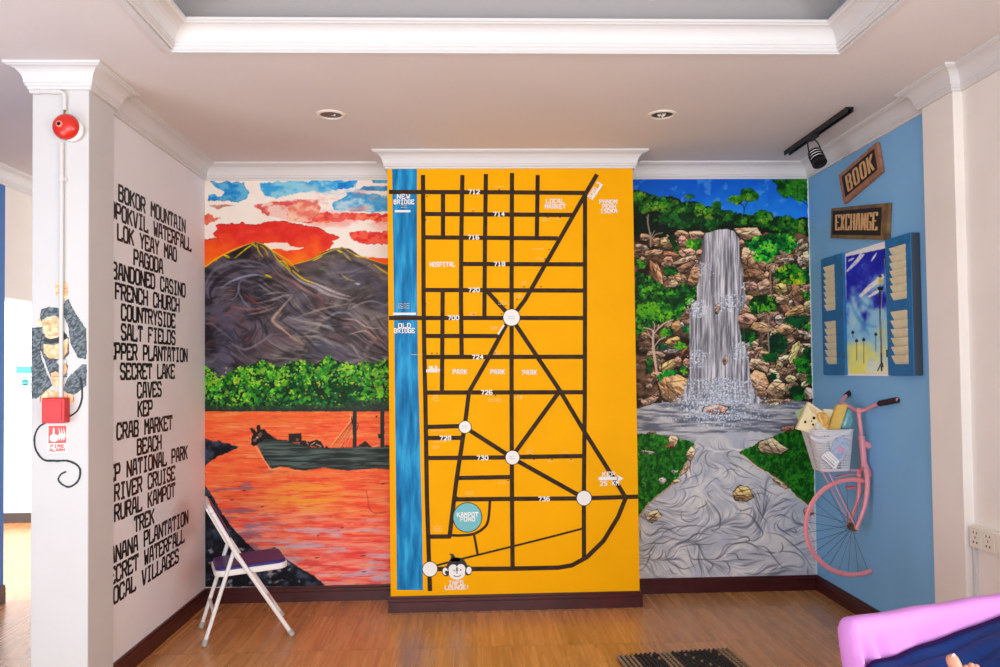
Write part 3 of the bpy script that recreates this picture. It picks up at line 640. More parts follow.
    B(k2, [(240,200),(330,140),(440,160),(420,190),(310,210),(270,240)], 60, L2[1:], 111, 1.5); B(k2, [(450,130),(520,110),(520,180),(470,180)], 20, L1, 112); B(k2, [(140,40),(190,30),(190,160),(130,190)], 34, L1[:4], 113)
    B(b, [(215,640),(300,600),(460,560),(600,560),(700,600),(720,680),(640,740),(540,700),(560,760),(440,830),(330,815),(280,760),(330,730),(230,680)], 330, L2, 114, 1.9)
    B(f, [(480,380),(520,330),(640,270),(700,290),(760,330),(850,310),(850,440),(740,470),(620,470),(540,430)], 200, L2[:1] + L1[2:] + [(160,180,30)], 115, 1.9)
    B(f, [(270,640),(320,590),(420,580),(500,600),(520,660)], 90, L1[:4], 116); B(h2, [(260,90),(300,10),(420,5),(500,60),(520,130),(420,160),(280,180)], 130, L1, 117)
    B(h2, [(170,380),(220,320),(310,350),(320,430),(250,470),(180,450)], 80, L1[:4], 118); B(h2, [(440,440),(480,370),(600,380),(630,470),(580,560),(470,560),(430,520)], 110, [(6,40,24),(10,56,30),(14,76,36)], 119)
    B(h2, [(590,230),(660,200),(800,210),(840,240),(740,330),(640,270)], 100, [(6,50,30),(10,64,36),(14,84,40)], 120); B(h2, [(790,300),(840,280),(850,340),(800,340)], 24, L1, 121); B(h2, [(380,560),(520,550),(540,620),(420,640)], 60, [(6,60,26),(10,84,30)], 122)
    B(h2, [(670,620),(760,600),(780,520),(850,510),(850,760),(740,740)], 130, L1[:4], 123); B(f, [(760,560),(850,540),(850,620),(780,600)], 30, L1, 124)
    B(l2, [(440,190),(500,170),(520,230),(450,240)], 24, [(6,50,34),(10,70,44)], 125); B(l2, [(640,330),(690,290),(780,300),(790,390),(740,440),(660,410)], 90, L1[:4], 126); B(l2, [(800,200),(870,180),(870,290),(810,260)], 30, L1[:4], 127)
    # trunks
    T = (206, 180, 160)
    c.curve(a([(155,380),(150,450),(170,560),(178,680)]), 1.5, (150,136,120), .95, .2); c.curve(a([(185,620),(220,570),(290,550)]), .9, (150,136,120)); c.curve(a([(180,600),(215,530)]), .8, (150,136,120)); c.curve(a([(158,430),(140,400)]), .7, (150,136,120))
    c.stroke(e([(178,-20),(178,110)]), 1.5, (150,136,120), .9)
    for L, wd in (([(205,340),(200,460),(215,600),(240,760)], 2.8), ([(205,380),(240,330),(310,270),(390,235)], 1.5), ([(205,380),(185,330),(110,310)], 1.4), ([(200,430),(160,370),(145,340)], 1), ([(210,350),(215,290),(200,250)], 1), ([(215,490),(260,430),(320,400)], 1.2), ([(245,330),(255,280)], .9)): c.curve(g2(L), wd, T, .95, .35)
    for L, wd in (([(465,250),(460,400),(470,580)], 1.7), ([(430,330),(425,270),(460,330)], 1), ([(465,330),(520,250),(600,210)], 1), ([(450,240),(520,200),(640,190),(750,180)], 1)): c.curve(f(L), wd, (150,114,92), .95, .3)
    c.curve(h2([(450,200),(440,360),(450,540)]), 1.3, (150,134,120), .95, .2); c.curve(h2([(445,260),(400,190),(350,170)]), .8, (120,100,110)); c.curve(h2([(445,250),(430,180)]), .8, (170,150,130)); c.curve(h2([(450,250),(520,190),(580,170)]), .9, (60,40,50))
    # cascade
    def fall(x, y):
        n = fbm(x * .75, y * .035, 4, 140); m = fbm(x * .3, y * .02, 3, 141)
        a2 = mix((88, 87, 96), (214, 212, 214), ss(.26, .7, n * .7 + m * .3)); d = ss(.6, .7, fbm(x * 1.1, y * .05, 2, 145)); return a2 * (1 - .3 * d[..., None]) + np.array([66, 64, 76.]) * (.3 * d[..., None])
    c.poly([(702,240),(706,233),(716,230),(727,229),(734,231),(739,238),(741,262),(744,285),(745,305),(742,312),(702,312),(699,300),(697,288),(700,274),(698,266),(702,252)], 0, warp=.8, seed=141, tex=fall)
    c.poly([(697,290),(745,290),(747,300),(740,306),(738,320),(742,345),(745,362),(690,362),(689,330),(690,312),(693,304),(697,300)], 0, warp=.9, seed=142, tex=fall)
    c.poly([(690,352),(745,346),(749,360),(751,382),(756,394),(772,412),(668,412),(682,396),(689,375)], 0, warp=1.2, seed=143, tex=fall)
    t = (ss(380, 404, V) * ss(420, 408, V) * np.exp(-((U - 718) / 34) ** 2 * 1.2) * ss(.2, .6, fbm(U * .5, V * .5, 3, 77)) * .55)[..., None]; c.A = c.A * (1 - t) + np.array([196, 202, 212.]) * t
    c.rock(717.5, 309, 2.6, 5, .1, (170,140,120), 301); c.rock(725.2, 360, 2.6, 5.4, .3, (150,112,88), 302)
    def dabs(x0, y0, x1, y1, n, sd, cols, sz=.9, dx=0.):
        r3 = random.Random(sd)
        for i in range(n):
            x = r3.gauss((x0 + x1) / 2, (x1 - x0) / 4); y = r3.uniform(y0, y1)
            c.blob(x + dx * (y - y0), y, sz * r3.uniform(.5, 1.2), sz * r3.uniform(.4, 1), r3.choice(cols), r3.uniform(0, 3), .85, .3, r3.randint(0, 99))
    WC = [(206,212,222),(180,190,204),(150,164,184),(226,228,232),(110,126,148)]
    dabs(696, 262, 712, 276, 130, 1, [(206,204,206),(170,168,172)], .7); dabs(688, 300, 708, 318, 190, 2, WC[:4], .9); dabs(718, 294, 742, 312, 150, 3, WC[:4], .9); dabs(688, 350, 708, 368, 150, 4, WC[:4], .9); dabs(730, 342, 750, 360, 170, 5, WC[:4], .9); dabs(741, 282, 746, 290, 16, 6, WC[:4])
    # thin strands of falling water
    r5 = random.Random(8)
    for i in range(210):
        x = r5.uniform(692, 744); y0_ = r5.choice([r5.uniform(232, 290), r5.uniform(308, 350), r5.uniform(355, 385)]); L5 = r5.uniform(10, 34)
        if y0_ < 305 and x < 703: continue
        c.stroke([(x, y0_), (x + (x - 718) * .012 * L5 * .3, y0_ + L5)], r5.uniform(.5, 1.1), r5.choice([(232,232,236),(206,206,214),(110,108,120),(84,82,94)]), .6, .8, .5)
    # pool
    def pool(x, y):
        n = fbm(x * .06, y * .5, 4, 150); a2 = mix((92, 98, 112), (190, 188, 190), ss(.3, .7, n)); t = ss(425, 445, y + (fbm(x * .1, y * .1, 2, 3) - .5) * 14)
        return a2 * (1 - .45 * t[..., None]) + np.array([184, 184, 184.]) * (.45 * t[..., None])
    c.poly([(628,410),(640,408),(655,403),(672,402),(700,400),(745,402),(760,404),(775,405),(795,401),(812,402),(826,404),(826,470),(628,470)], 0, warp=.8, seed=151, tex=pool)
    R(l2,480,440,110,18,-.05,(166,130,90),74)
    # swirling stream
    def stream(x, y):
        n = fbm(x * .05, y * .07, 4, 162); base = mix((176, 178, 186), (210, 206, 202), ss(.3, .7, n))
        t = ss(500, 440, y); return base * (1 - .25 * t[..., None]) + np.array([150, 156, 168.]) * (.25 * t[..., None])
    c.poly([(628,452),(692,446),(700,436),(730,432),(760,432),(784,440),(826,470),(826,600),(628,600)], 0, warp=1.5, seed=165, tex=stream)
    m2 = z3(632, 415, 7.41); n2 = z3(722, 415, 7.41); o2 = z3(632, 500, 7.41); p2 = z3(722, 500, 7.41)
    # long painted current lines
    SP = [(632,455),(692,448),(704,438),(752,436),(778,446),(812,490),(818,580),(636,584)]
    def sf(x, y): return math.pi * .5 + (x - 720) * -.006 + (fbm(x * .024, y * .028, 2, 430) - .5) * 10
    c.flow(SP, 300, 32, 2.8, [(150,156,170),(170,174,184),(216,212,208)], sf, 431, .55)
    c.flow(SP, 480, 34, 1.25, [(92,94,104),(110,114,126),(74,76,84),(128,132,144)], sf, 432, .7)
    c.flow(SP, 220, 30, 1.3, [(228,224,218),(214,212,210)], sf, 433, .7)
    def cur(z, L, wd=1.1, col=(84,84,92), al=.75): c.curve(z(L), wd, col, al, .9, .8)
    for L in ([(240,370),(270,450),(350,500),(400,510),(480,480)], [(400,330),(440,430),(500,440),(640,440)], [(130,270),(210,210),(240,180)], [(210,290),(240,240),(330,200),(420,190)], [(300,260),(380,200),(470,190),(550,200)], [(410,320),(450,260),(520,250),(600,260)],
              [(270,370),(340,330),(420,290),(500,240),(560,230)], [(365,80),(370,140),(430,160),(500,130)], [(60,350),(140,320),(230,320),(330,270)], [(270,490),(300,540),(340,550)], [(350,350),(450,330),(560,330),(640,310)], [(60,430),(130,400),(110,470),(70,520)], [(540,440),(600,480),(560,540)], [(560,0),(640,90),(650,200),(590,230),(660,250)], [(470,70),(540,40),(560,0)]): cur(o2, L, 1.3)
    for L in ([(100,100),(200,110),(280,200),(300,260),(230,310)], [(0,290),(100,290),(180,270),(200,300),(120,320),(30,330),(60,350)], [(240,20),(300,120),(340,170)], [(240,340),(320,350),(380,420),(440,490),(500,510)], [(330,240),(430,260),(500,310),(600,400),(660,490)], [(380,130),(440,110),(510,140)], [(400,170),(440,220),(550,290)], [(420,380),(540,390),(600,440)], [(20,400),(100,400),(130,440),(220,440)], [(180,400),(260,400),(330,410)],
              [(0,440),(40,470),(60,520),(40,550)], [(90,40),(140,80),(220,60),(200,120)], [(230,150),(300,240)], [(360,530),(420,490)], [(530,200),(550,240),(480,220)]): cur(p2, L, 1.3)
    for L in ([(480,330),(520,380),(500,440),(420,470),(350,540)], [(470,200),(530,240),(500,290)], [(520,340),(600,390),(667,395)], [(330,560),(420,540),(490,520),(490,480)], [(530,560),(580,500),(640,460)], [(600,640),(560,580),(600,560)], [(400,640),(460,600),(520,620)]): cur(m2, L, 1.2, (96,104,124), .7)
    for L in ([(0,350),(100,370),(200,430),(300,480)], [(60,380),(130,450),(230,470)], [(0,440),(60,400),(140,420)], [(200,600),(300,580),(360,640)], [(240,500),(330,560),(420,600)], [(40,300),(140,320),(220,360)], [(420,640),(460,620),(520,640)]): cur(n2, L, 1.2, (96,100,112), .7)
    for i, (x0, y0) in enumerate([(645,418),(660,425),(690,424),(740,424),(760,415),(780,424),(755,440),(700,432),(790,412)]): c.stroke([(x0 - 9, y0 + 1), (x0, y0), (x0 + 12, y0 + .8)], .9, (110, 114, 126), .6, .8)
    # splash
    dabs(684, 378, 756, 404, 900, 7, WC, .9); dabs(672, 398, 768, 420, 900, 8, WC, .9); dabs(690, 415, 750, 428, 220, 9, WC, .8)
    c.rock(714, 410, 13, 5, -.02, (200,140,110), 303); dabs(694, 402, 732, 418, 240, 10, WC[:4], .8); dabs(680, 392, 692, 404, 60, 11, WC[:4], .7)
    # grass banks
    GR = [(8,66,10),(14,86,14),(22,108,18),(36,128,22)]
    def grass(x, y): n = fbm(x * .35, y * .25, 4, 170); return mix((10, 62, 12), (42, 126, 24), ss(.3, .72, n))
    gl = m2([(40,140),(110,135),(190,140),(280,165),(360,180),(430,190),(460,210),(440,290),(400,350),(340,460),(260,540),(180,600),(120,650),(40,760),(0,760),(0,140)])
    c.poly([(x + 1.4, y + 1) for x, y in gl], (170, 150, 120), warp=1, seed=172); c.poly(gl, 0, warp=1, wf=.5, seed=172, tex=grass); c.leaves(gl, 380, 1.1, GR + [(70,150,40)], 173)
    gr = n2([(130,270),(220,235),(300,180),(380,180),(390,150),(450,130),(550,95),(700,90),(720,640),(650,660),(560,600),(480,510),(380,440),(260,370),(200,320)])
    c.poly([(x - 1.6, y + 1.4) for x, y in gr], (206, 196, 160), warp=1, seed=174); c.poly([(x - .6, y + .9) for x, y in gr], (96, 66, 44), warp=1, seed=174); c.poly(gr, 0, warp=1, wf=.5, seed=174, tex=grass); c.leaves(gr, 420, 1.1, GR, 175)
    def r4(z, x, y, rx, ry, an, col, sd): p = z([(x, y)])[0]; c.rock(p[0], p[1], rx / 7.41, ry / 7.41, an, col, sd)
    r4(m2,305,190,34,44,.3,(206,166,130),401); r4(m2,280,232,40,14,0,(150,90,60),402); r4(m2,435,290,28,50,.2,(206,170,136),403); r4(m2,400,400,60,14,-.9,(190,150,120),404); r4(m2,110,275,50,13,.1,(180,170,150),405); r4(m2,150,130,34,12,0,(150,110,90),406); r4(m2,228,485,36,24,-.2,(220,214,196),407); r4(m2,315,420,26,10,0,(214,214,196),408); r4(m2,320,495,40,14,-.3,(200,176,130),409)
    r4(n2,360,235,115,62,.25,(212,178,140),410); r4(n2,490,105,55,24,-.2,(176,120,90),411); r4(n2,425,505,70,18,.5,(206,176,130),412); r4(n2,150,585,82,70,.1,(206,166,106),413)
    r4(o2,155,120,68,46,.05,(214,180,140),414); r4(p2,640,90,44,28,.1,(190,120,100),415); r4(n2,150,620,60,30,.1,(150,110,66),413) if False else None
    # corner edge: bare plaster strip on the right and at the foot
    c.poly([(806.8,172),(826,172),(826,600),(816.5,600),(814.8,520),(813,420),(811,340),(809,250)], (206, 214, 206), warp=.7, wf=.4, seed=180)
    c.poly([(628,582),(700,578.5),(760,576.5),(818,574.5),(826,574),(826,600),(628,600)], (206, 202, 200), warp=.6, wf=.3, seed=181)
    return c
# ------------------------------------------------------------------ room shell
PAINT = paint_mat()
WHITE = mat('plaster_wall_paint', (240, 240, 243), .75, var=.05, vscale=2.5, bump=.02, bscale=120)
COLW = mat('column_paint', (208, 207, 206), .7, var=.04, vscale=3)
BEIGE = mat('beige_wall_paint', (240, 234, 226), .75, var=.05, vscale=3)
BLUEW = mat('blue_wall_paint', (132, 190, 236), .6, spec=.2, var=.07, vscale=2.2, bump=.04, bscale=90)
CEIL = mat('ceiling_paint', (226, 222, 221), .85, var=.03, vscale=2)
TRAY = mat('recess_shade_grey', (168, 164, 164), .9)  # greyer than the ceiling: the shade of the recess is put into its colour
CROWN = mat('crown_moulding_paint', (220, 220, 220), .5)
MAROON = mat('baseboard_lacquer', (72, 22, 24), .3, var=.35, vscale=14)
YELLOW = mat('yellow_wall_paint', (250, 176, 0), .6, spec=.08, var=.05, vscale=3)
DARKBOARD = mat('dark_skirting', (70, 60, 58), .5)
DBLUE = mat('deep_blue_paint', (60, 112, 180), .6)

def floor_mat():
    m = bpy.data.materials.new('wood_grain_tiles'); m.use_nodes = True
    nt = m.node_tree; N = nt.nodes.new; Lk = nt.links.new; b = nt.nodes['Principled BSDF']
    tc = N('ShaderNodeTexCoord'); sep = N('ShaderNodeSeparateXYZ'); Lk(tc.outputs['Object'], sep.inputs[0])
    # plank index across x for tone steps
    dv = N('ShaderNodeMath'); dv.operation = 'DIVIDE'; dv.inputs[1].default_value = .098; Lk(sep.outputs['X'], dv.inputs[0])
    fl = N('ShaderNodeMath'); fl.operation = 'FLOOR'; Lk(dv.outputs[0], fl.inputs[0])
    dy = N('ShaderNodeMath'); dy.operation = 'MULTIPLY_ADD'; dy.inputs[1].default_value = 1 / .62; dy.inputs[2].default_value = -.07; Lk(sep.outputs['Y'], dy.inputs[0])
    fy = N('ShaderNodeMath'); fy.operation = 'FLOOR'; Lk(dy.outputs[0], fy.inputs[0])
    cb = N('ShaderNodeCombineXYZ'); Lk(fl.outputs[0], cb.inputs[0]); Lk(fy.outputs[0], cb.inputs[1])
    wn = N('ShaderNodeTexWhiteNoise'); wn.noise_dimensions = '3D'; Lk(cb.outputs[0], wn.inputs['Vector'])
    # stretched grain
    mp = N('ShaderNodeMapping'); mp.inputs['Scale'].default_value = (22, .8, 1); Lk(tc.outputs['Object'], mp.inputs[0])
    off = N('ShaderNodeVectorMath'); off.operation = 'ADD'; Lk(mp.outputs[0], off.inputs[0]); Lk(wn.outputs['Color'], off.inputs[1])
    n1 = N('ShaderNodeTexNoise'); n1.inputs['Scale'].default_value = 1.6; n1.inputs['Detail'].default_value = 7; n1.inputs['Distortion'].default_value = .6; Lk(off.outputs[0], n1.inputs[0])
    mp2 = N('ShaderNodeMapping'); mp2.inputs['Scale'].default_value = (14, 4, 1); Lk(tc.outputs['Object'], mp2.inputs[0])
    n2 = N('ShaderNodeTexNoise'); n2.inputs['Scale'].default_value = 2.2; n2.inputs['Detail'].default_value = 2; Lk(mp2.outputs[0], n2.inputs[0])
    cr = N('ShaderNodeValToRGB'); e = cr.color_ramp.elements
    e[0].position = .12; e[0].color = (*lin((164, 106, 58)), 1); e[1].position = .88; e[1].color = (*lin((226, 170, 108)), 1)
    x = e.new(.5); x.color = (*lin((206, 144, 84)), 1); Lk(n1.outputs['Fac'], cr.inputs[0])
    # plank tone
    rg = N('ShaderNodeMapRange'); rg.inputs[3].default_value = .86; rg.inputs[4].default_value = 1.1; Lk(wn.outputs['Value'], rg.inputs[0])
    sc = N('ShaderNodeVectorMath'); sc.operation = 'SCALE'; Lk(cr.outputs[0], sc.inputs[0]); Lk(rg.outputs[0], sc.inputs['Scale'])
    # knots
    kr = N('ShaderNodeMapRange'); kr.inputs[1].default_value = .68; kr.inputs[2].default_value = .78; kr.inputs[4].default_value = .75; Lk(n2.outputs['Fac'], kr.inputs[0])
    mk = N('ShaderNodeMix'); mk.data_type = 'RGBA'; mk.inputs['B'].default_value = (*lin((130, 80, 50)), 1); Lk(kr.outputs[0], mk.inputs['Factor']); Lk(sc.outputs[0], mk.inputs['A'])
    # tile joints across the room
    fr = N('ShaderNodeMath'); fr.operation = 'FRACT'; Lk(dy.outputs[0], fr.inputs[0])
    lt = N('ShaderNodeMath'); lt.operation = 'LESS_THAN'; lt.inputs[1].default_value = .011; Lk(fr.outputs[0], lt.inputs[0])
    frx = N('ShaderNodeMath'); frx.operation = 'FRACT'; Lk(dv.outputs[0], frx.inputs[0])
    ltx = N('ShaderNodeMath'); ltx.operation = 'LESS_THAN'; ltx.inputs[1].default_value = .03; Lk(frx.outputs[0], ltx.inputs[0])
    hx = N('ShaderNodeMath'); hx.operation = 'MULTIPLY'; hx.inputs[1].default_value = .22; Lk(ltx.outputs[0], hx.inputs[0])
    hy = N('ShaderNodeMath'); hy.operation = 'MULTIPLY'; hy.inputs[1].default_value = .6; Lk(lt.outputs[0], hy.inputs[0])
    mxx = N('ShaderNodeMath'); mxx.operation = 'MAXIMUM'; Lk(hx.outputs[0], mxx.inputs[0]); Lk(hy.outputs[0], mxx.inputs[1])
    mj = N('ShaderNodeMix'); mj.data_type = 'RGBA'; mj.inputs['B'].default_value = (*lin((92, 54, 32)), 1); Lk(mxx.outputs[0], mj.inputs['Factor']); Lk(mk.outputs['Result'], mj.inputs['A'])
    Lk(mj.outputs['Result'], b.inputs['Base Color'])
    rr = N('ShaderNodeMapRange'); rr.inputs[3].default_value = .2; rr.inputs[4].default_value = .34; Lk(n1.outputs['Fac'], rr.inputs[0]); Lk(rr.outputs[0], b.inputs['Roughness'])
    b.inputs['Specular IOR Level'].default_value = .6
    bp = N('ShaderNodeBump'); bp.inputs['Strength'].default_value = .12; bp.inputs['Distance'].default_value = .004; Lk(n1.outputs['Fac'], bp.inputs['Height']); Lk(bp.outputs[0], b.inputs['Normal'])
    return m
YB = -4.5       # the room goes on behind the camera
fl = MB(); fl.bbox((-6.2, YB, -.08), (XR + .2, 9.2, 0)); struct(fl.build('floor', floor_mat()))

# tray recess and downlight positions, read on the ceiling plane
tl = on_z(172, 50, HC); tr_ = on_z(840, 51, HC)
TX0, TX1, TY1 = tl.x, tr_.x, (tl.y + tr_.y) / 2; TY0 = -1.2
LAMPS = [on_z(331, 114.5, HC), on_z(662, 114.5, HC)]; LR = .098
cm = MB(); cells_x = sorted([-6.2, XR + .2, TX0, TX1] + [p.x + s * LR for p in LAMPS for s in (-1, 1)])
cells_y = sorted([YB, 9.2, TY0, TY1, LAMPS[0].y - LR, LAMPS[0].y + LR, LAMPS[1].y - LR, LAMPS[1].y + LR])
for i in range(len(cells_x) - 1):
    for j in range(len(cells_y) - 1):
        a, b, c_, d = cells_x[i], cells_x[i + 1], cells_y[j], cells_y[j + 1]
        if b - a < 1e-6 or d - c_ < 1e-6: continue
        mx_, my_ = (a + b) / 2, (c_ + d) / 2
        if TX0 < mx_ < TX1 and TY0 < my_ < TY1: continue
        if any(abs(mx_ - p.x) < LR and abs(my_ - p.y) < LR for p in LAMPS): continue
        cm.quad((a, c_, HC), (b, c_, HC), (b, d, HC), (a, d, HC))
for p in LAMPS:      # square to circle around each lamp hole
    n = 32; ro = []; ri = []
    for k in range(n):
        t = 2 * math.pi * (k + .5) / n; c0, s0 = math.cos(t), math.sin(t); q = LR / max(abs(c0), abs(s0))
        ro.append((p.x + c0 * q, p.y + s0 * q, HC)); ri.append((p.x + c0 * .06, p.y + s0 * .06, HC))
    cm.add(ro + ri, [(k, (k + 1) % n, n + (k + 1) % n, n + k) for k in range(n)])
    for sx, sy in ((1, 1), (-1, 1), (-1, -1), (1, -1)):   # corners
        k = {(1, 1): 3, (-1, 1): 11, (-1, -1): 19, (1, -1): 27}[(sx, sy)]
        cm.add([ro[k], (p.x + sx * LR, p.y + sy * LR, HC), ro[(k + 1) % n]], [(0, 1, 2)])
struct(cm.build('ceiling', CEIL))
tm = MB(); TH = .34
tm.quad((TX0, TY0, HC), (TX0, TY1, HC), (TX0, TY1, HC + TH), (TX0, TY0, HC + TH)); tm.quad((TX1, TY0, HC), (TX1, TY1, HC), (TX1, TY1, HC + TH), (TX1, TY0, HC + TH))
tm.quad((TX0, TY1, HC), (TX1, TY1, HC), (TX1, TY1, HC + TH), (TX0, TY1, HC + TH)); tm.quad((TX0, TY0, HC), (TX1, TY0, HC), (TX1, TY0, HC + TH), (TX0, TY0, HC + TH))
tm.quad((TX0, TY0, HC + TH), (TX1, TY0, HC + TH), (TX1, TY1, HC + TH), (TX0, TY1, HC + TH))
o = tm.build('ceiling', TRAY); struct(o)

def crown_prof(p=.088, z1=HC, z0=HB, s=1.0):
    h = z1 - z0; P = [(-.004, z0), (.014 * s, z0), (.014 * s, z0 + .010), (.022 * s, z0 + .016), (.022 * s, z0 + .026)]
    for k in range(7):
        t = k / 6 * math.pi / 2; P.append((.026 * s + (p - .038 * s) * (1 - math.cos(t)), z0 + .028 + (h - .044) * math.sin(t)))
    return P + [(p - .008, z1 - .012), (p, z1 - .011), (p, z1 + .001), (-.004, z1 + .001)]
# crown along the left wall, back wall with its projection, right wall with its pilaster (room on the right hand)
ring = [(XL, COLR - .02), (XL, D), (PX0, D), (PX0, YP), (PX1, YP), (PX1, D), (XR, D), (XR, COLR), (PRX, COLR), (PRX, COLF), (XR, COLF), (XR, YB)]
struct(sweep(ring, crown_prof()).build('trim_1', CROWN))
colring = [(CX1, COLF), (CX0, COLF), (CX0, COLR), (CX1, COLR)]
struct(sweep(colring, [(o_ * .9, z) for o_, z in crown_prof()], closed=True).build('trim_2', CROWN)) if False else None
cc = [(CX0, COLF), (CX0, COLR), (CX1, COLR), (CX1, COLF)]      # clockwise seen from above needs outside on the left -> walk the other way
struct(sweep(cc[::-1], crown_prof(.086), closed=True).build('trim_2', CROWN))
# moulding round the tray: same profile standing on the lip of the recess
tp = [(o_ + .0, z - HB + HC - .006) for o_, z in crown_prof(.094)]
tp = [(-.02, HC - .012), (.0, HC - .012), (.0, HC)] + tp[1:]
tp = [(o_, z) for o_, z in tp]
struct(sweep([(TX0, TY0), (TX0, TY1), (TX1, TY1), (TX1, TY0)], tp, closed=True).build('trim_3', CROWN))
# crown in the passage on the left
struct(sweep([(XF, YB), (XF, 9.0)], crown_prof()).build('trim_4', CROWN))

def base_prof(h=BH): return [(-.004, 0), (.016, 0), (.016, h * .62), (.0135, h * .65), (.016, h * .68), (.016, h * .84), (.011, h * .88), (.011, h), (-.004, h)]
struct(sweep([(XL, COLR - .02), (XL, D), (PX0, D)], base_prof()).build('baseboard_left', MAROON))
struct(sweep([(PX0, D - .02), (PX0, YP), (PX1, YP), (PX1, D - .02)], base_prof()).build('baseboard_center', MAROON))
struct(sweep([(PX1, D), (XR, D), (XR, COLR)], base_prof()).build('baseboard_right', MAROON))
struct(sweep([(XF, YB), (XF, 5.47)], base_prof(.12)).build('baseboard_passage', MAROON))

# walls
w = MB(); w.bbox((XL - .12, COLR, 0), (XL, D + .12, HC)); struct(w.build('wall_left', WHITE))
w = MB(); w.bbox((XL - .12, D, 0), (XR + .12, D + .12, HC)); struct(w.build('wall_back', WHITE))
w = MB(); w.bbox((PX0, YP, 0), (PX1, D - .001, HC)); struct(w.build('wall_center', YELLOW))
w = MB(); w.bbox((XR, COLR - .1, 0), (XR + .12, D, HC)); struct(w.build('wall_right', BLUEW))
w = MB(); w.bbox((XR, YB, 0), (XR + .12, COLR - .1, HC)); w.bbox((PRX, COLF, 0), (XR + .01, COLR, HC)); struct(w.build('wall_pilaster', BEIGE, bevel=.004))
w = MB(); w.bbox((CX0, COLF, 0), (CX1, COLR, HC)); struct(w.build('wall_column', COLW, bevel=.005))
# passage on the left: blue wall, then an opening with a lintel, and the bright room behind it
w = MB(); w.bbox((XF - .15, YB, 0), (XF, 5.47, HC)); struct(w.build('wall_passage', DBLUE))
w = MB(); w.bbox((XF - .15, 5.47, 2.03), (XF, 7.2, HC)); w.bbox((XF - .15, 7.2, 0), (XF, 9.2, HC)); struct(w.build('wall_lintel', BEIGE))
w = MB(); w.bbox((-6.2, 8.45, 0), (XF - .15, 8.57, HC)); w.bbox((-6.32, 4.4, 0), (-6.2, 8.45, HC)); w.bbox((XF, 9.08, 0), (XL, 9.2, HC)); struct(w.build('wall_far', WHITE))
w = MB(); w.bbox((-6.2, 8.43, 0), (XF - .15, 8.45, .1)); struct(w.build('baseboard_far', DARKBOARD))
# notice on the far wall with a green cross
nl = on_y(17, 366.5, 8.45); nr = on_y(31, 391, 8.45)
pn = empty('notice', (nl.x, 8.44, nr.z), 'small white notice with a teal band and green mark on the far white wall', 'notice')
q = MB(); q.bbox((nl.x, 8.438, nr.z), (nr.x + .3, 8.446, nl.z)); q.build('sheet', mat('notice_paper', (190, 216, 216), .7), pn)
q = MB(); q.bbox((nl.x, 8.434, nl.z - .07), (nr.x + .3, 8.437, nl.z)); cx_ = (nl.x + nr.x) / 2 + .02
q.lathe([(0, 0), (.035, 0), (.035, .003)], Matrix.Translation((cx_, 8.437, nr.z + .09)) @ Matrix.Rotation(math.pi / 2, 4, 'X'), 16)
for i in range(3): q.bbox((nl.x + .03, 8.434, nl.z - .12 - i * .035), (nl.x + .13, 8.437, nl.z - .112 - i * .035))
q.build('print', mat('notice_teal', (70, 160, 156), .7), pn)

# ------------------------------------------------------------------ murals
cv = paint_river()
e = .003
o = painted_grid('mural', cv, (XL + .001, D - e, BH - .01), (PX0 - XL - .001, 0, 0), (0, 0, HB - BH + .02), 420, 860)
tag(o, 'painted mural of a sunset river with a dark boat, green trees and grey mountains', 'mural')
cv = paint_fall()
o = painted_grid('mural', cv, (PX1 + .001, D - e, BH - .01), (XR - PX1 - .002, 0, 0), (0, 0, HB - BH + .02), 430, 880)
tag(o, 'painted mural of a waterfall among rocks and bushes flowing into a swirling grey stream', 'mural')

# ------------------------------------------------------------------ street map on the projecting wall
YM = YP - .002
def MP(u, v, l=0): return on_y(u, v, YM - l * .0006)
mmap = MB()
q0, q1 = Vector((PX0, YM, BH)), Vector((PX1, YM, HB))
mmap.cur = 0; mmap.bbox((PX0, YM, BH), (PX1, YP - .0005, HB))
mmap.cur = 1
la, lb = MP(394.5, 300).x, MP(417, 300).x; ra = MP(397, 580).x; rb = MP(424, 580).x
def lay(l): return YM - l * .0006
riv = [(397,590),(423,590),(422,520),(420,440),(418,360),(417,290),(417,230),(417,168),(392,168),(393,230),(394,300),(395,400),(396,500)]
mmap.add([Vector((p.x, lay(1), max(BH, min(HB - .0, p.z)))) for p in [MP(*r) for r in riv]], [tuple(range(len(riv)))])
mmap.cur = 2
nl_ = 0
def road(pts, wpx=4.3, curve=False):
    global nl_
    nl_ += 1
    P = [MP(*p) for p in pts]
    if curve: P = catmull(P, 8)
    hw = wpx / 2 / 158.4
    n = len(P); L, R_ = [], []
    for i in range(n):
        t = P[min(i + 1, n - 1)] - P[max(i - 1, 0)]; t.y = 0; t.normalize(); s = Vector((-t.z, 0, t.x)) * hw
        yy = lay(2) - nl_ * .00003
        a, b = P[i] + s, P[i] - s; a.y = b.y = yy; L.append(a); R_.append(b)
    mmap.add(L + R_, [(i, i + 1, n + i + 1, n + i) for i in range(n - 1)])
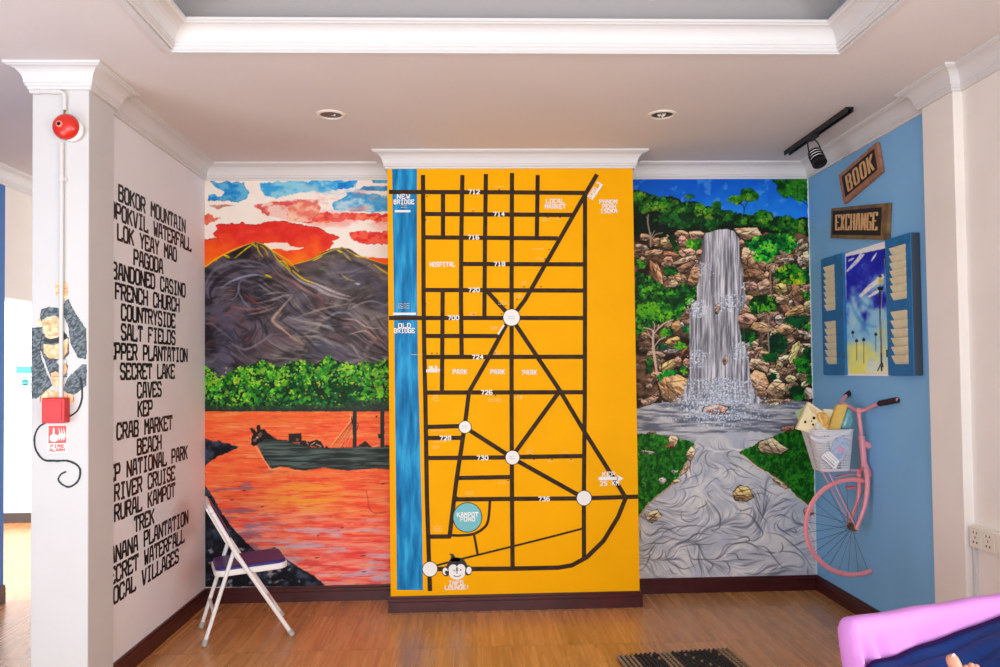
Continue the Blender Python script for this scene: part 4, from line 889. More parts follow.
for r in ([(423,175),(423.4,240),(423.6,300),(424.4,360),(425.4,400),(427,500),(430,591)], [(443,193),(443,236)], [(442.7,290),(442,391)], [(462.4,175),(461.3,240),(461,300),(461.7,357)], [(485.9,174),(485,240),(484.4,318)],
          [(512,173),(511.6,290),(511.6,400),(512,500),(512.6,569)], [(537.7,175),(536.8,238)], [(585,194),(585,300),(584.8,400),(583.8,498),(584,560)],
          [(389,192),(500,192.3),(586,193)], [(423,214),(573,215)], [(423,237.4),(558,238.4)], [(461,264),(585,264.4)], [(423,290),(585,290.6)], [(389,318),(585,318)], [(423,336),(499,336)], [(424,357),(585,356.8)], [(424,392.6),(584,392.2)],
          [(426,427),(462,426)], [(426,438),(464,437.8)], [(427,458),(510,457.4)], [(458,478),(511,477)], [(455,499.4),(512,498.8),(580,498.4),(638,496.6)], [(518,457),(583,456)], [(430,536.6),(451,536.4)],
          [(597,174.5),(586,193),(525,300),(506,325),(489,357),(469,392),(465,424),(456.5,480),(454,500),(449.5,537)], [(486,290),(508,314)], [(514,322),(537,356.5),(559.5,390),(584,431),(606,466),(626,498)], [(559,392),(514,454)], [(466,428),(508,455)], [(514,459),(582,497)]): road(r)
road([(626,497),(618,517),(603.6,540.7),(587,557),(572,565.2),(558,567.6),(510,568.6),(459,569),(432,569)], 4.4)
road([(583,528.4),(550,537),(514,546),(465,558),(434,566)], 2.0); road([(490,501),(488,521),(482.5,529),(473,534),(460,535.4),(449,535)], 2.6, True); road([(474,534),(477.6,554)], 2.4)
mmap.cur = 3
def disc(u, v, r, l, n=36, rz=None):
    c = MP(u, v); ry = rz or r
    mmap.add([Vector((c.x + r / 158.4 * math.cos(2 * math.pi * k / n), lay(l), c.z + ry / 158.4 * math.sin(2 * math.pi * k / n))) for k in range(n)], [tuple(range(n))])
def bar(u0, v0, u1, v1, w=2.2, l=6):
    a, b = MP(u0, v0), MP(u1, v1); t = (b - a).normalized(); s = Vector((-t.z, 0, t.x)) * (w / 2 / 158.4)
    vs = [a + s, a - s, b - s, b + s]
    for p in vs: p.y = lay(l)
    mmap.add(vs, [(0, 1, 2, 3)])
mmap.cur = 2
for u, v, r in ((511.5,317.5,8.9),(512.5,457.5,7.6),(465,427,6.6),(584,498,8),(430,569,7.8)): disc(u, v, r, 4.6)
disc(467.5, 517.3, 14.7, 4.6, rz=15)
mmap.cur = 3
for u, v, r in ((511.5,317.5,8.2),(512.5,457.5,6.8),(465,427,5.9),(584,498,7.2),(430,569,7.1)): disc(u, v, r, 5.2)
mmap.cur = 4; disc(467.5, 517.3, 13.9, 5.2, rz=14.2); mmap.cur = 3
bar(395, 211.3, 410.5, 211.3); bar(393, 313.8, 416, 313.8); bar(591.5, 199.6, 602, 184.2); bar(498, 334.5, 504, 325, 1.6)
bar(598.5, 478.4, 618, 478.4, 3.4)
a_ = [MP(617, 474.8), MP(623.5, 478.4), MP(617, 482)]
for p in a_: p.y = lay(6)
mmap.add(a_, [(0, 1, 2)])
def mtext(s, uc, v, hpx, adv=None, wpx=None, th=.42, ang=0., l=7):
    """line of small lettering centred at (uc, v)"""
    h = hpx / 158.4; wd = (wpx or hpx * .62) / 158.4; ad = (adv or (hpx * .62 + 1.6)) / 158.4
    c = MP(uc, v); tot = ad * (len(s) - 1) + wd; ca, sa = math.cos(ang), math.sin(ang)
    def place(x, z, k): return Vector((c.x + (x - tot / 2) * ca - (z - h / 2) * sa, lay(l) - k, c.z + (x - tot / 2) * sa + (z - h / 2) * ca))
    put_text(mmap, s, place, wd, h, ad, th / 158.4)
for s, u, v in (('712',474,192),('714',499,214.2),('716',473.4,237.4),('718',499.4,264),('720',474,290),('700',453.4,317.8),('724',477.6,357),('726',486.6,392.4),('728',445.4,438),('730',482.5,457.8),('736',544,498.8)): mtext(s, u, v, 3.8, 4.0, 2.7, .52)
for s, u, v, h, ad in (('NEW',403.5,196.6,4,4.6),('BRIDGE',404,202,4,3.5),('OLD',404.6,325.6,4.2,4.4),('BRIDGE',404.4,330.6,4.2,3.5),('HOSPITAL',442.6,264.4,4.2,3.2),('LOCAL',555,201.2,4,3.8),('MARKET',555.2,206.6,4,3.6),
                       ('PHNOM',608,201.8,3.8,3.8),('PENH',609,206.6,3.8,3.6),('150KM',608.6,211.2,3.8,3.5),('PARK',460,371.8,4.2,3.8),('PARK',497.6,371.8,4.2,3.8),('PARK',529.6,372.4,4.2,3.8),('KAMPOT',467.6,514.4,3.9,3.6),('POND',467.6,519,3.9,3.9),
                       ('KEP',608.6,474,4,4.6),('25 KM',609.4,483.2,4,4),('INFO',456,582.6,3.8,3.8),('LOUNGE!',457,587.2,3.8,3.5),('OLD',433.2,367.6,2.6,2.8),('MARKET',433.2,370.8,2.6,2.3)): mtext(s, u, v, h, ad, ad * .64, .46)
mtext('ROAD 3', 594.0, 190.2, 3.4, 3.2, 2.3, .42, math.radians(56))
# rows of tiny illegible marks beside the streets
rd = random.Random(4)
for u, v, n, rows in ((404,206.5,4,2),(404,306,8,3),(500,187,6,1),(473,209,3,1),(428,221,3,1),(546,220,5,2),(558,219,3,1),(538,249,8,1),(540,258.6,5,1),(524,283,3,2),(519,296,4,2),(428,304,2,1),(503,303,6,2),(473,314,5,2),(494,328,5,2),(498,353,4,2),
                      (417,354.4,8,1),(436,398,4,3),(495,400,9,2),(438,430.4,9,1),(440,441.6,8,1),(436,447,4,2),(470,493,5,2),(503,482.6,6,1),(438,528.6,6,3),(530,451.6,4,2),(566,452,4,1),(534,461,3,1),(551,461.4,4,1),(571,461,4,1),(519,397,5,2),(511.5,317.5,5,2),(465,427,4,2),(512.5,457.5,4,2)):
    on_disc = (u, v) in ((511.5, 317.5), (465, 427), (512.5, 457.5)); mmap.cur = 5 if on_disc else 6
    for r_ in range(rows):
        for k in range(n):
            uu, vv = u + (k - n / 2) * 1.5, v + (r_ - (rows - 1) / 2) * 2.2; bar(uu, vv + rd.uniform(-.5, .5), uu + .9, vv + rd.uniform(-.6, .6), .55, 6.5)
mmap.cur = 2
for u, v in ((427,196.4),(499,189.6),(473,211),(426,220),(548,217.5),(560,217.5),(549,249.6),(545,259),(524,287),(541,286.6),(517,299.5),(426,304),(505,306),(474,314.6),(501.5,314),(495,353),(432,353.4),(437,353.4),(495.5,395.4),(427,396.6),(516,395.6),(457,497),(508,480.4),(530,454.6),(566,454.6),(552,459.4),(571,459.4),(534,459.4)): disc(u, v, .7, 6, 8)
# monkey-head emblem
c = MP(457, 571)
def E(dx, dz, rx, rz, l, n=28, a=0.):
    mmap.add([Vector((c.x + (dx + rx * math.cos(2 * math.pi * k / n) * math.cos(a) - rz * math.sin(2 * math.pi * k / n) * math.sin(a)) / 158.4, lay(l), c.z + (dz + rx * math.cos(2 * math.pi * k / n) * math.sin(a) + rz * math.sin(2 * math.pi * k / n) * math.cos(a)) / 158.4)) for k in range(n)], [tuple(range(n))])
mmap.cur = 7; E(-10.6, .2, 4.3, 5, 7); E(10.8, .6, 4.3, 5, 7); E(0, 3.6, 10.2, 10, 7.5)
mmap.add([Vector((c.x + x / 158.4, lay(7.5), c.z + z / 158.4)) for x, z in ((-7,10),(-5.5,15),(-7.6,17.4),(-3.6,17),(-1,13),(4,12),(2,9))], [tuple(range(7))])
mmap.cur = 3; E(-11.6, .2, 2.6, 3.6, 8); E(11.8, .6, 2.6, 3.6, 8); E(-3.8, 1.6, 4.6, 5.2, 9); E(3.8, 1.8, 4.6, 5.2, 9); E(0, -2.2, 8, 6, 8.8)
mmap.cur = 7; E(-2.8, .8, .7, .8, 10, 10); E(3.6, 1.2, .7, .8, 10, 10); E(-10.4, -1, 1.6, 1.8, 8.4, 12)
for x0_, z0_, x1_, z1_ in ((-3.4,-4.2,-1,-5.2),(-1,-5.2,2,-5),(2,-5,4,-3.6),(-.6,-1.6,.8,-1.6)):
    a_, b_ = Vector((c.x + x0_ / 158.4, lay(10), c.z + z0_ / 158.4)), Vector((c.x + x1_ / 158.4, lay(10), c.z + z1_ / 158.4)); t = (b_ - a_).normalized(); s_ = Vector((-t.z, 0, t.x)) * .0022
    mmap.add([a_ + s_, a_ - s_, b_ - s_, b_ + s_], [(0, 1, 2, 3)])
def river_mat():
    m = bpy.data.materials.new('painted_river_blue'); m.use_nodes = True; nt = m.node_tree; b = nt.nodes['Principled BSDF']
    tc = nt.nodes.new('ShaderNodeTexCoord'); mp = nt.nodes.new('ShaderNodeMapping'); mp.inputs['Scale'].default_value = (16, 1, 2.2)
    n = nt.nodes.new('ShaderNodeTexNoise'); n.inputs['Scale'].default_value = 1.6; n.inputs['Detail'].default_value = 6; cr = nt.nodes.new('ShaderNodeValToRGB'); e = cr.color_ramp.elements
    e[0].position = .3; e[0].color = (*lin((14, 92, 144)), 1); e[1].position = .72; e[1].color = (*lin((60, 178, 224)), 1); x = e.new(.5); x.color = (*lin((24, 130, 188)), 1)
    for a, b_ in ((tc.outputs['Object'], mp.inputs[0]), (mp.outputs[0], n.inputs[0]), (n.outputs['Fac'], cr.inputs[0]), (cr.outputs[0], b.inputs['Base Color'])): nt.links.new(a, b_)
    b.inputs['Roughness'].default_value = .5; b.inputs['Specular IOR Level'].default_value = .12; return m
ROADM = mat('painted_road', (64, 46, 32), .6, spec=.1, var=.4, vscale=30)
PWHITE = mat('white_paint', (240, 238, 232), .5)
o = mmap.build('mural', [YELLOW, river_mat(), ROADM, PWHITE, mat('painted_pond', (112, 190, 196), .5), mat('grey_blue_paint', (150, 170, 190), .5), mat('cream_paint', (246, 220, 150), .5), mat('black_paint', (22, 20, 18), .5)], weld=False)
for p in o.data.polygons: pass
tag(o, 'yellow wall painted with a white-lettered street map and a blue river', 'mural')

# ------------------------------------------------------------------ black lettering on the left wall
lt_ = MB(); LINES = ['BOKOR MOUNTAIN', 'POPOKVIL WATERFALL', 'LOK YEAY MAO', 'PAGODA', 'ABANDONED CASINO', 'FRENCH CHURCH', 'COUNTRYSIDE', 'SALT FIELDS', 'PEPPER PLANTATION', 'SECRET LAKE', 'CAVES', 'KEP', 'CRAB MARKET', 'BEACH', 'KEP NATIONAL PARK', 'RIVER CRUISE', 'RURAL KAMPOT', 'TREK', 'BANANA PLANTATION', 'SECRET WATERFALL', 'LOCAL VILLAGES']
CY = [4.52,4.49,4.44,4.43,4.45,4.45,4.45,4.45,4.45,4.44,4.44,4.38,4.40,4.44,4.45,4.41,4.41,4.37,4.46,4.43,4.40]
zt = on_x(150, 208.5, XL).z; zb = on_x(150, 573, XL).z
for i, s in enumerate(LINES):
    zc = zt + (zb - zt) * i / 20; h = .076; ad = .0678; wd = .0485; tot = ad * (len(s) - 1) + wd
    def place(x, z, l, yc=CY[i], zc=zc, tot=tot, h=h): return Vector((XL + .0012 + l, yc - .008 + x - tot / 2, zc + z - h / 2))
    put_text(lt_, s, place, wd, h, ad, .0098, .0070)
o = lt_.build('lettering_sign', mat('black_letter_paint', (20, 18, 20), .5), weld=False)
tag(o, 'tall black slab lettering listing local sights down the white left wall', 'lettering')
# ------------------------------------------------------------------ folding chair beside the left corner
WMET = mat('white_enamelled_steel', (236, 234, 232), .3, spec=.5)
NAVYV = mat('navy_vinyl', (48, 40, 118), .42, var=.15, vscale=9, bump=.1, bscale=140)
RUB = mat('grey_rubber', (176, 174, 170), .8)
PLUM = mat('purple_vinyl', (92, 40, 96), .42, var=.15, vscale=9, bump=.1, bscale=140)
A_n, A_f = on_z(292, 634, .012), on_z(281.5, 611, .012)      # front feet, near and far
B_n, B_f = on_z(204.5, 646.5, .012), on_z(198.5, 620, .012)     # rear feet
def pt_over(u, v, base_near, dirv):   # point seen at (u,v) lying in the vertical plane through base along dirv
    n = Vector((-dirv.y, dirv.x, 0)); d = Vector(ray(u, v)); o_ = Vector((0, 0, CH))
    t = n.dot(Vector((base_near.x, base_near.y, 0)) - Vector((0, 0, 0))) / n.dot(Vector((d.x, d.y, 0)))
    return o_ + d * t
side = ((A_f - A_n) + (B_f - B_n)) / 2; side.z = 0; SW = .40; side = side.normalized() * SW
A_f = A_n + side * .90; B_f = B_n + side * .98
dirc = (A_n - B_n); dirc.z = 0; dirc.normalize()
topn = pt_over(212.5, 513, A_n, dirc)
hinge = pt_over(239, 558, A_n, dirc)
rear_top_n = pt_over(234, 553, A_n, dirc)
ch = empty('folding_chair', ((A_n + B_f) / 2).to_tuple(), 'white steel folding chair with a navy padded seat in the left corner', 'chair'); ch.location.z = 0
mid = side * .5
def up_curve(P):  # front leg running up into the back upright
    return P
m = MB(); fr_n = [A_n, A_n.lerp(hinge, .5), hinge, hinge.lerp(topn, .5), topn]
inset = side.normalized() * .012
for k, (nm, off) in enumerate((('near', Vector((0, 0, 0))), ('far', side))):
    P = [p + off for p in fr_n]; m = MB(); m.tube(catmull(P, 4), .0125, 12); m.build('front_leg', WMET, ch, smooth=True)
    m = MB(); f0 = P[0]; t = (P[1] - P[0]).normalized(); m.tube([f0 - t * .006, f0 + t * .03], .0155, 12); m.build('foot_cap', RUB, ch, smooth=True)
    off2 = off * .86 + side.normalized() * .028
    b0 = B_n + off2; b1 = rear_top_n + off2; m = MB(); m.tube([b0, b1], .0115, 12); m.build('rear_leg', WMET, ch, smooth=True)
    t = (b1 - b0).normalized(); m = MB(); m.tube([b0 - t * .006, b0 + t * .03], .0145, 12); m.build('foot_cap', RUB, ch, smooth=True)
m = MB()
utp = (topn - hinge).normalized(); arc = [topn + side * a + utp * b for a, b in ((0, 0), (.02, .018), (.09, .036), (.25, .040), (.5, .041), (.75, .040), (.91, .036), (.98, .018), (1, 0))]
m.tube(catmull(arc, 4), .0125, 12); m.build('back_frame', WMET, ch, smooth=True)
up = (topn - hinge).normalized(); nrm = side.normalized().cross(up).normalized()
# padded backrest panel
def pad(c, ax, ay, az, w_, h_, t_, name, m_, bev=.012, parent=ch):
    M = Matrix((ax, ay, az)).transposed(); mm = MB(); mm.box(c, (w_, h_, t_), M); return mm.build(name, m_, parent, smooth=True, bevel=bev, seg=3)
bc = hinge.lerp(topn, .74) + mid - nrm * .004
pad(bc + nrm * .008, side.normalized(), up, nrm, SW - .035, .21, .03, 'backrest', NAVYV)
pad(bc - nrm * .012, side.normalized(), up, nrm, SW - .028, .22, .014, 'back_panel', WMET, .004)
# seat: white steel pan with a padded top
s_f, s_b = pt_over(287, 568, A_n, dirc), pt_over(213, 575, A_n, dirc)
sd = Vector((dirc.x, dirc.y, 0)); L_ = .405
sc_ = pt_over(252.6, 571, A_n, dirc) + mid * .98
tilt = Vector((sd.x, sd.y, .045)).normalized(); sn = side.normalized(); nz = sn.cross(tilt); nz = -nz if nz.z < 0 else nz
def seat_shape(c, l, w_, t_, r, name, m_, taper=.88, bev=.008):
    mm = MB(); pts = []
    for (sx, sy) in ((1, 1), (-1, 1), (-1, -1), (1, -1)):
        cx_, cy_ = sx * (l / 2 - r), sy * (w_ / 2 - r) * (taper if sx < 0 else 1)
        a0 = {(1, 1): 0, (-1, 1): 90, (-1, -1): 180, (1, -1): 270}[(sx, sy)]
        for k in range(7):
            a = math.radians(a0 + k * 15); pts.append((cx_ + r * math.cos(a), cy_ + r * math.sin(a)))
    base = [c + tilt * x + sn * y - nz * t_ / 2 for x, y in pts]
    mm.prism(base, nz * t_); return mm.build(name, m_, ch, smooth=True, bevel=bev, seg=3)
seat_shape(sc_, .40, SW - .035, .034, .06, 'seat_pan', WMET)
seat_shape(sc_ + nz * .022, .385, SW - .05, .022, .055, 'seat', NAVYV, bev=.009)
for off in (Vector((0, 0, 0)), side):
    m = MB(); m.tube([hinge + off + up * .07 - side * (.03 if off.length == 0 else -.0) * .0, rear_top_n + off * .86 + side.normalized() * .028 + Vector((0, 0, .0))], .008, 10)
    m.tube([hinge + off - up * .05, rear_top_n + off * .86 + side.normalized() * .028 - Vector((0, 0, .01))], .008, 10); m.build('hinge_brace', WMET, ch, smooth=True)
m = MB(); q0_, q1_ = B_n.lerp(rear_top_n, .32), A_n.lerp(hinge, .30)
m.tube([q0_ + side.normalized() * .028, q0_ + side * .86 + side.normalized() * .028], .009, 10); m.build('cross_bar', WMET, ch, smooth=True)
m = MB(); m.tube([q1_, q1_ + side], .009, 10); m.build('cross_bar', WMET, ch, smooth=True)

# ------------------------------------------------------------------ signs on the blue wall
WOODP = mat('reddish_sign_wood', (176, 122, 92), .6, var=.35, vscale=22, bump=.2, bscale=60)
WOODD = mat('weathered_sign_wood', (132, 104, 66), .65, var=.5, vscale=16, bump=.25, bscale=60)
BLK = mat('sign_black_paint', (34, 30, 34), .6, var=.3, vscale=20)
CREAM = mat('sign_letter_paint', (222, 176, 122), .6, var=.2, vscale=40)
BRN = mat('sign_edge_brown', (84, 60, 42), .7)
def wall_sign(quad, name, label, word, wood, inner, lw, th=.03):
    """quad: photo corners tl,tr,br,bl on the wall"""
    TL, TR, BR, BL = [on_x(u, v, XR - th) + Vector((th, 0, 0)) for u, v in quad]
    def P(a, b, o_): return TL.lerp(TR, a).lerp(BL.lerp(BR, a), b) + Vector((-o_, 0, 0))
    c = P(.5, .5, 0); e_ = empty(name, c.to_tuple(), label, 'sign')
    mm = MB(); mm.prism([P(0, 0, .002), P(1, 0, .002), P(1, 1, .002), P(0, 1, .002)], (-th, 0, 0)); mm.build('board', wood, e_, bevel=.002)
    i0, i1, j0, j1 = inner; mm = MB(); mm.prism([P(i0, j0, th + .0), P(i1, j0, th + .0), P(i1, j1, th + .0), P(i0, j1, th + .0)], (-.0035, 0, 0)); mm.build('panel', BLK, e_)
    mm = MB(); n = len(word); W_ = 1.0; cw = W_ / n * .62; ad = (W_ - cw) / (n - 1)
    x0, x1, y0, y1 = lw
    def place(x, z, l): return P(x0 + (x1 - x0) * x, y1 + (y0 - y1) * z, th + .004 + l)
    put_text(mm, word, place, cw, 1.0, ad, .0165 * 8 / n, .034, thick=.004); 
    mm.build('lettering', CREAM, e_, weld=False); return e_
wall_sign([(838.5,175),(876.7,142),(881.5,172),(844,204)], 'sign', 'tilted reddish wooden sign reading BOOK on the blue wall', 'BOOK', WOODP, (.08,.93,.14,.84), (.2,.86,.26,.76), .022)
wall_sign([(831.3,208.4),(888.8,202.8),(887.2,240.2),(830.6,238.2)], 'sign', 'level dark wooden sign reading EXCHANGE on the blue wall', 'EXCHANGE', WOODD, (.04,.9,.1,.88), (.12,.84,.24,.72), .022)

# ------------------------------------------------------------------ painted picture between louvred shutters
SHB = mat('shutter_blue_paint', (28, 112, 172), .45, var=.18, vscale=14, bump=.08)
SHE = mat('shutter_edge_grey', (66, 74, 84), .6); SLC = mat('louvre_cream', (232, 222, 188), .55, var=.08, vscale=20)
def wallP(u, v, o_=0):
    p = on_x(u, v, XR - o_); return p
def shutter(quad, louv, label, th, name='shutter'):
    TL, TR, BR, BL = [on_x(u, v, XR - th) for u, v in quad]
    y0, y1 = (TL.y + BL.y) / 2, (TR.y + BR.y) / 2; z1, z0 = (TL.z + TR.z) / 2, (BL.z + BR.z) / 2
    e_ = empty(name, (XR, (y0 + y1) / 2, (z0 + z1) / 2), label, 'shutter', None)
    # frame with two louvre openings
    Ls = []
    for q in louv:
        a, b, c_, d = [on_x(u, v, XR - th) for u, v in q]; Ls.append(((a.y + d.y) / 2, (b.y + c_.y) / 2, (c_.z + d.z) / 2, (a.z + b.z) / 2))
    ya, yb = (Ls[0][0] + Ls[1][0]) / 2, (Ls[0][1] + Ls[1][1]) / 2
    mm = MB(); X0, X1 = XR - .004, XR - th
    mm.bbox((X1, y0, z0), (X0, ya, z1)); mm.bbox((X1, yb, z0), (X0, y1, z1))
    zt_, zm1, zm0, zb_ = Ls[0][3], Ls[0][2], Ls[1][3], Ls[1][2]
    for a, b in ((zt_, z1), (zm0, zm1), (z0, zb_)): mm.bbox((X1, ya, a), (X0, yb, b))
    mm.build('frame', SHB, e_, bevel=.002)
    mm = MB(); mm.bbox((XR - .006, min(ya, yb), zb_), (XR - .002, max(ya, yb), zt_)); mm.build('backing', SLC, e_)
    if th > .035:
        mm = MB(); ye = min(y0, y1); mm.bbox((X1 + .004, ye - .003, z0 + .004), (X0, ye + .0005, z1 - .004)); mm.build('edge', SHE, e_)
    for (lz0, lz1), n in (((zm1, zt_), 7), ((zb_, zm0), 6)):
        for k in range(n):
            zc = lz0 + (lz1 - lz0) * (k + .5) / n; hh = (lz1 - lz0) / n; mm = MB()
            M = Matrix.Rotation(math.radians(-26), 3, 'Y'); mm.box((XR - th + .005, (ya + yb) / 2, zc), (.004, abs(yb - ya), hh * 1.10), M)
            mm.build('louvre', SLC, e_)
    for zc in (z0 + .12, z1 - .12):
        yy = y1 if (y0 + y1) / 2 > 4.3 else y0
        mm = MB(); mm.tube([(XR - th - .003, yy, zc - .02), (XR - th - .003, yy, zc + .02)], .005, 8); mm.build('hinge', SHE, e_, smooth=True)
    return y0, y1, z0, z1
L1_ = shutter([(821,259.5),(842,253),(845,375.6),(823,374.3)], [[(824.3,267.5),(834.5,264),(835.5,310),(825,311)], [(825,322.5),(835.8,320),(836.4,364.5),(826,364)]], 'left narrow blue louvred shutter beside the painted picture', .03)
R1_ = shutter([(884,241.7),(909.7,231.5),(914.6,375.8),(888.8,375.6)], [[(889,248.5),(904.5,244.5),(907.3,298.5),(891.6,300.5)], [(892,312),(907.8,309.5),(909.2,364),(893,364.5)]], 'right wider blue louvred shutter standing out from the wall', .05)
# picture between them
TLp, TRp, BRp, BLp = [on_x(u, v, XR - .012) for u, v in ((843,253.5),(885,242),(889,376),(845,375.8))]
py0, py1 = (TRp.y + BRp.y) / 2, (TLp.y + BLp.y) / 2; pz0, pz1 = (BLp.z + BRp.z) / 2, (TLp.z + TRp.z) / 2
def paint_window():
    c = Canvas(840, 238, 892, 380, 5, (240, 240, 236)); U, V = c.U, c.V
    n = fbm(U * .09, V * .06, 4, 5); t = (V - 243 + (U - 864) * .25) / 130
    col = mix((26, 18, 150), (40, 60, 200), n); m1 = ss(.25, .62, t + (n - .5) * .8)[..., None]; col = col * (1 - m1) + mix((110, 180, 226), (170, 214, 232), n) * m1
    m2 = ss(.62, 1.02, t + (n - .5) * .4)[..., None]; col = col * (1 - m2) + mix((226, 234, 210), (236, 230, 110), ss(.35, .6, n)) * m2
    c.A[:] = col
    z = z3(800, 220, 3.92)
    for L, w_ in (([(185,200),(215,170),(250,135)], 3.4), ([(215,165),(250,120)], 2), ([(235,300),(275,262),(325,225)], 5), ([(270,300),(320,270)], 3.4), ([(280,160),(300,130)], 2), ([(300,240),(325,215)], 4), ([(190,160),(210,150)], 2)):
        c.curve(z(L), w_, (236, 240, 248), .95, .5, .8, wob=.5, seed=4)
    for L in ([(200,330),(240,400),(300,420)], [(230,380),(270,450)], [(210,260),(240,320),(290,350)]): c.curve(z(L), 4, (60, 140, 206), .5, .6, 2)
    c.curve(z([(312,265),(315,400),(318,500),(320,590)]), 1.7, (40, 40, 48), .95, 0, .4, wob=.6, seed=2); c.curve(z([(322,280),(316,420),(318,520)]), .6, (240, 240, 240), .7)
    c.blob(*z([(314,240)])[0], 2.2, 3.4, (222, 196, 40), 0, 1); c.poly(z([(302,262),(328,262),(324,275),(306,275)]), (24, 22, 26)); c.poly(z([(306,225),(315,212),(324,225)]), (40, 40, 30))
    for x, y0_, y1_ in ((207,432,460),(222,465,550),(250,460,560),(297,440,515)): c.stroke(z([(x, y0_), (x, y1_)]), .5, (40, 50, 70), .9); c.poly(z([(x-7,y0_+8),(x-5,y0_+14),(x+5,y0_+14),(x+7,y0_+8),(x,y0_)]), (30, 36, 50))
    c.curve(z([(305,590),(320,560),(325,575)]), 1.2, (30, 30, 30), .8)
    c.poly([(840,238),(892,238),(892,247),(846,256.5),(846.5,373.5),(887,373.5),(892,380),(840,380)], (238, 238, 234))
    return c
pe = empty('wall_picture', (XR, (py0 + py1) / 2, (pz0 + pz1) / 2), 'tall painting of a street lamp under a blue sky between two blue shutters', 'painting')
m = MB(); m.bbox((XR - .010, py0, pz0), (XR - .002, py1, pz1)); m.build('board', mat('picture_board', (236, 234, 228), .6), pe)
cvw = paint_window()
o = painted_grid('painted_scene', cvw, (XR - .0115, py1, pz0), (0, py0 - py1, 0), (0, 0, pz1 - pz0), 110, 200); o.parent = pe; o.matrix_parent_inverse = Matrix.Translation(-pe.location)

# ------------------------------------------------------------------ ceiling track light
BLKM = mat('black_metal', (28, 28, 30), .45)
ta, tb = on_z(787, 153.5, HC - .015), on_z(850, 109.5, HC - .015)
d_ = (tb - ta); d_.z = 0; L_ = d_.length; d_.normalize(); cr_ = Vector((-d_.y, d_.x, 0))
te = empty('ceiling_track_light', ((ta + tb) / 2).to_tuple(), 'black ceiling track with one ribbed spotlight above the book sign', 'light')
te.location.z = HC
m = MB(); M = Matrix((d_, cr_, Vector((0, 0, 1)))).transposed(); cen = (ta + tb) / 2; cen.z = HC - .014
m.box(cen + Vector((0, 0, .009)), (L_, .040, .010), M); m.box(cen + cr_ * .015, (L_, .010, .028), M); m.box(cen - cr_ * .015, (L_, .010, .028), M); m.build('track', BLKM, te, bevel=.002)
sp = on_z(813, 138.5, HC - .04); m = MB(); m.box(sp + Vector((0, 0, .012)), (.10, .032, .036), M); m.build('adapter', BLKM, te, bevel=.003)
hc = on_y(817, 157.5, sp.y - .03); ax = (on_y(821.5, 163, sp.y - .07) - on_y(811.5, 141.5, sp.y + .02)).normalized()
m = MB()
pv = Vector((0, 0, 1)).cross(ax).normalized()
for s in (-1, 1): m.tube(catmull([sp, sp + pv * s * .035 + Vector((0, 0, -.03)), hc - ax * .0 + pv * s * .046], 5), .004, 8)
m.build('yoke', BLKM, te, smooth=True)
Mh = Matrix.Translation(hc) @ ax.to_track_quat('Z', 'Y').to_matrix().to_4x4()
prof = [(0, -.050), (.03, -.050), (.040, -.044), (.040, -.032), (.031, -.032)]
for k in range(3): z_ = -.022 + k * .019; prof += [(.031, z_ - .002), (.043, z_ - .001), (.043, z_ + .006), (.031, z_ + .007)]
prof += [(.031, .036), (.043, .036), (.043, .050), (.034, .050), (.03, .036), (0, .034)]
m = MB(); m.lathe(prof, Mh, 28); m.build('lamp_housing', BLKM, te, smooth=True)
m = MB()  # added white rings imitate the bright ceiling showing between the ribs
for k in range(3): z_ = -.0285 + k * .019; m.lathe([(.0312, z_ - .003), (.0385, z_ - .003), (.0385, z_ + .004), (.0312, z_ + .004)], Mh, 28)
m.build('rib_gap_ring', mat('bright_gap_white', (248, 248, 246), .4), te, smooth=True)

# ------------------------------------------------------------------ recessed downlights
RING = mat('downlight_ring', (236, 230, 220), .35); REFL = mat('downlight_reflector', (92, 72, 58), .3, metal=.5); BULB = mat('bulb_glass', (240, 236, 226), .3)
for i, p in enumerate(LAMPS):
    e_ = empty('downlight', (p.x, p.y, HC), ('switched-off recessed downlight with a coiled bulb, above the river mural side' if i == 0 else 'switched-off recessed downlight with an upright tube bulb, above the waterfall side'), 'light')
    T_ = Matrix.Translation((p.x, p.y, HC))
    m = MB(); m.lathe([(.058, .004), (.058, -.004), (.066, -.008), (.078, -.004), (.079, .0), (.058, .004)], T_, 36); m.build('trim_ring', RING, e_, smooth=True)
    m = MB(); m.lathe([(.058, .0), (.056, .05), (.045, .10), (0, .105)], T_, 32); m.build('reflector', REFL, e_, smooth=True)
    m = MB()
    if i == 0:
        pts = [(p.x + .020 * math.cos(a), p.y + .020 * math.sin(a), HC + .0 + .05 * k / 36) for k, a in enumerate([j * .45 for j in range(37)])]; m.tube(pts, .0055, 8)
    else:
        for dx, dy in ((-.015, 0), (.006, .012), (.008, -.012)):
            m.tube([(p.x + dx - .005, p.y + dy, HC + .06), (p.x + dx - .005, p.y + dy, HC - .004), (p.x + dx, p.y + dy, HC - .009), (p.x + dx + .005, p.y + dy, HC - .004), (p.x + dx + .005, p.y + dy, HC + .06)], .005, 8)
    m.lathe([(.022, .055), (.022, .1), (0, .1)], T_, 20)
    m.build('bulb', BULB, e_, smooth=True)

